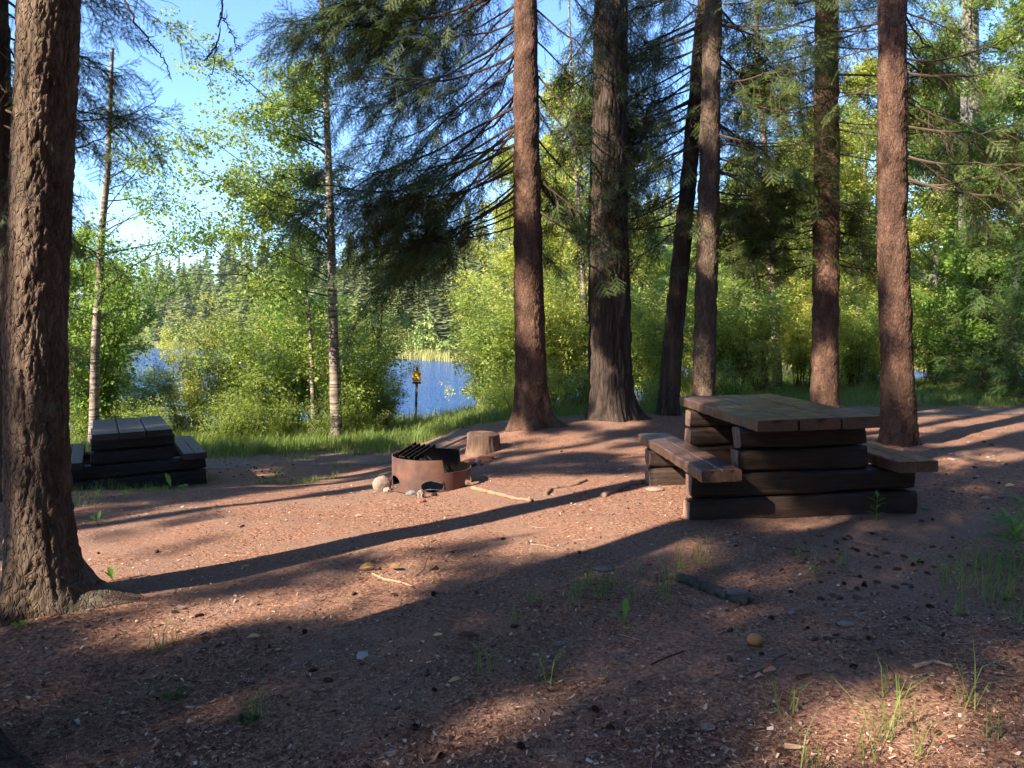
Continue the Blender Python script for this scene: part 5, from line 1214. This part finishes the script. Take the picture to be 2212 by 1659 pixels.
plant('broadleaf_weed', 45, 1360, [(a, .9, .06, .016, .0) for a in (.3, 1.9, 3.1, 4.6)], 'tiny weed at the foot of the huge nearest trunk, left edge')
plant('leafy_seedling', 1893, 1128, [(a, t, .075, .012, h) for a, t, h in [(0.2, 1.0, .04), (3.0, 1.0, .05), (.8, .9, .09), (3.6, .9, .10), (0, .8, .14), (2.6, .8, .14), (1.3, .5, .17), (4.4, .6, .17), (5.4, .9, .12), (2, .9, .07)]], 'slender leafy seedling in front of the dark logs of the newer table')
plant('leafy_seedling', 1762, 1248, [(a, 1.1, .07, .012, h) for a, h in [(0, .02), (3.1, .03), (.6, .05), (2.5, .05), (4, .04)]], 'small leafy seedling midway between the newer table and orange onion')
plant('leafy_seedling', 1980, 1222, [(a, 1.1, .06, .014, h) for a, h in [(0, .02), (3.1, .03), (1.2, .05), (4.2, .04)]], 'small leafy seedling left of the grassy patch at the right edge')
rr = np.random.default_rng(9)
for (x, y, n, lab) in [(2190, 1215, 60, 'fern like leafy plant at the right edge above the grassy patch'), (2225, 1170, 60, 'leafy plant mostly cut by the right edge')]:
    plant('leafy_plant', x, y, [(rr.uniform(0, 6.28), rr.uniform(.6, 1.3), rr.uniform(.07, .2), rr.uniform(.010, .018), rr.uniform(.05, .26)) for _ in range(n)], lab)
for (x, y, lab) in [(795, 1545, 'moss scrap with pale green strands on the left foreground'), (1100/1.106, 1560, 'small fresh spruce sprig lying in the left foreground')]:
    mb = MB(); P = rr.normal(0, .02, (26, 3)); P[:, 2] = np.abs(P[:, 2])*.3; stamp(mb, needle_spray(.06, 2, .018, .002, .004, 5, .03), P, rr.normal(size=(26, 3))*[1, 1, .3], .7); p = on_ground(x*.6 if x > 990 else 430, y)
    p = on_ground(540 if 'sprig' in lab else 385, 1560 if 'sprig' in lab else 1515); tag(mb.build('moss_scrap', M['needle_light'], None, False, p+[0, 0, .006]), lab, 'moss')

# ------------------------------------------------------------------ lake sign
def lake_sign():
    D_ = 20.0; x = (896-1106)/F*D_; z0 = float(ground_z(x, D_)); zt = at(901, 792, D_)[2]; root = empty('lake_sign', (x, D_, z0), 'yellow lake name sign on a brown post before the water', 'sign')
    hx = (901-896)/F*D_; mb = MB(); w_ = .030; W = []
    for z in (-.3, zt-z0):
        f = z/(zt-z0); W += [(hx*f-w_, -w_, z), (hx*f+w_, -w_, z), (hx*f+w_, w_, z), (hx*f-w_, w_, z)]
    mb.add(W, Q=[(0, 1, 5, 4), (1, 2, 6, 5), (2, 3, 7, 6), (3, 0, 4, 7), (4, 5, 6, 7)]); mb.build('post', M['post'], root)
    k = D_/F; ztop = at(900, 801, D_)[2]-z0; zb = at(900, 829, D_)[2]-z0; cx = (900.2-896)*k; hw = 9.2*k; tilt = .03
    pr = bpy.data.objects.new('sign_panel', None)
    def panel(name, x0, x1, za, zb_, y, m, par):
        mb = MB(); box(mb, cx+x0, cx+x1, -w_-y-.006, -w_-y, za, zb_, .001); return mb.build(name, M[m], par)
    back = panel('sign_panel', -hw, hw, zb, ztop, .002, 'sign_yellow', root)
    panel('lower_band', -hw, hw, zb, zb+(ztop-zb)*.165, .009, 'sign_dark', back); panel('white_strip', -hw, hw, zb+(ztop-zb)*.168, zb+(ztop-zb)*.185, .009, 'sign_white', back)
    hh = ztop-zb
    def text(s_, zc, size):
        cu = bpy.data.curves.new('txt', 'FONT'); cu.body = s_; cu.size = size; cu.align_x = 'CENTER'; cu.extrude = .001; cu.offset = 0; to = bpy.data.objects.new('txt', cu); S.collection.objects.link(to); bpy.context.view_layer.update()
        me = bpy.data.meshes.new_from_object(to); bpy.data.objects.remove(to); me.materials.clear(); me.materials.append(M['sign_text']); o = bpy.data.objects.new('lettering', me); S.collection.objects.link(o); o.parent = back
        o.location = (cx, -w_-.0105, zc); o.rotation_euler = (PI/2, 0, 0)
    text('Dorsey', zb+hh*.72, hh*.215); text('Lake', zb+hh*.53, hh*.215)
    mb = MB()
    for j in range(4): box(mb, cx-hw*(.8 if j != 1 else .55), cx+hw*(.8 if j != 1 else .5), -w_-.0115, -w_-.009, zb+hh*(.41-.065*j), zb+hh*(.41-.065*j)+hh*.022, .0005)
    mb.build('small_print', M['sign_text'], back)
lake_sign()

# ------------------------------------------------------------------ air between the clearing and the far hillside
def haze():
    mb = MB(); x0, x1, y0, y1, z0, z1 = -510, 510, -65, 810, -9, 45
    V = [(x, y, z) for z in (z0, z1) for x, y in ((x0, y0), (x1, y0), (x1, y1), (x0, y1))]
    mb.add(V, Q=[(3, 2, 1, 0), (4, 5, 6, 7), (0, 1, 5, 4), (1, 2, 6, 5), (2, 3, 7, 6), (3, 0, 4, 7)])
    m = bpy.data.materials.new('pale_air'); m.use_nodes = True; nt = m.node_tree; nt.nodes.clear(); o = nt.nodes.new('ShaderNodeOutputMaterial'); v = nt.nodes.new('ShaderNodeVolumePrincipled')
    v.inputs['Color'].default_value = (.85, .92, 1, 1); v.inputs['Density'].default_value = .0002; v.inputs['Anisotropy'].default_value = .2; nt.links.new(v.outputs[0], o.inputs['Volume'])
    tag(mb.build('haze', m), kind='stuff')
if HAZE: haze()
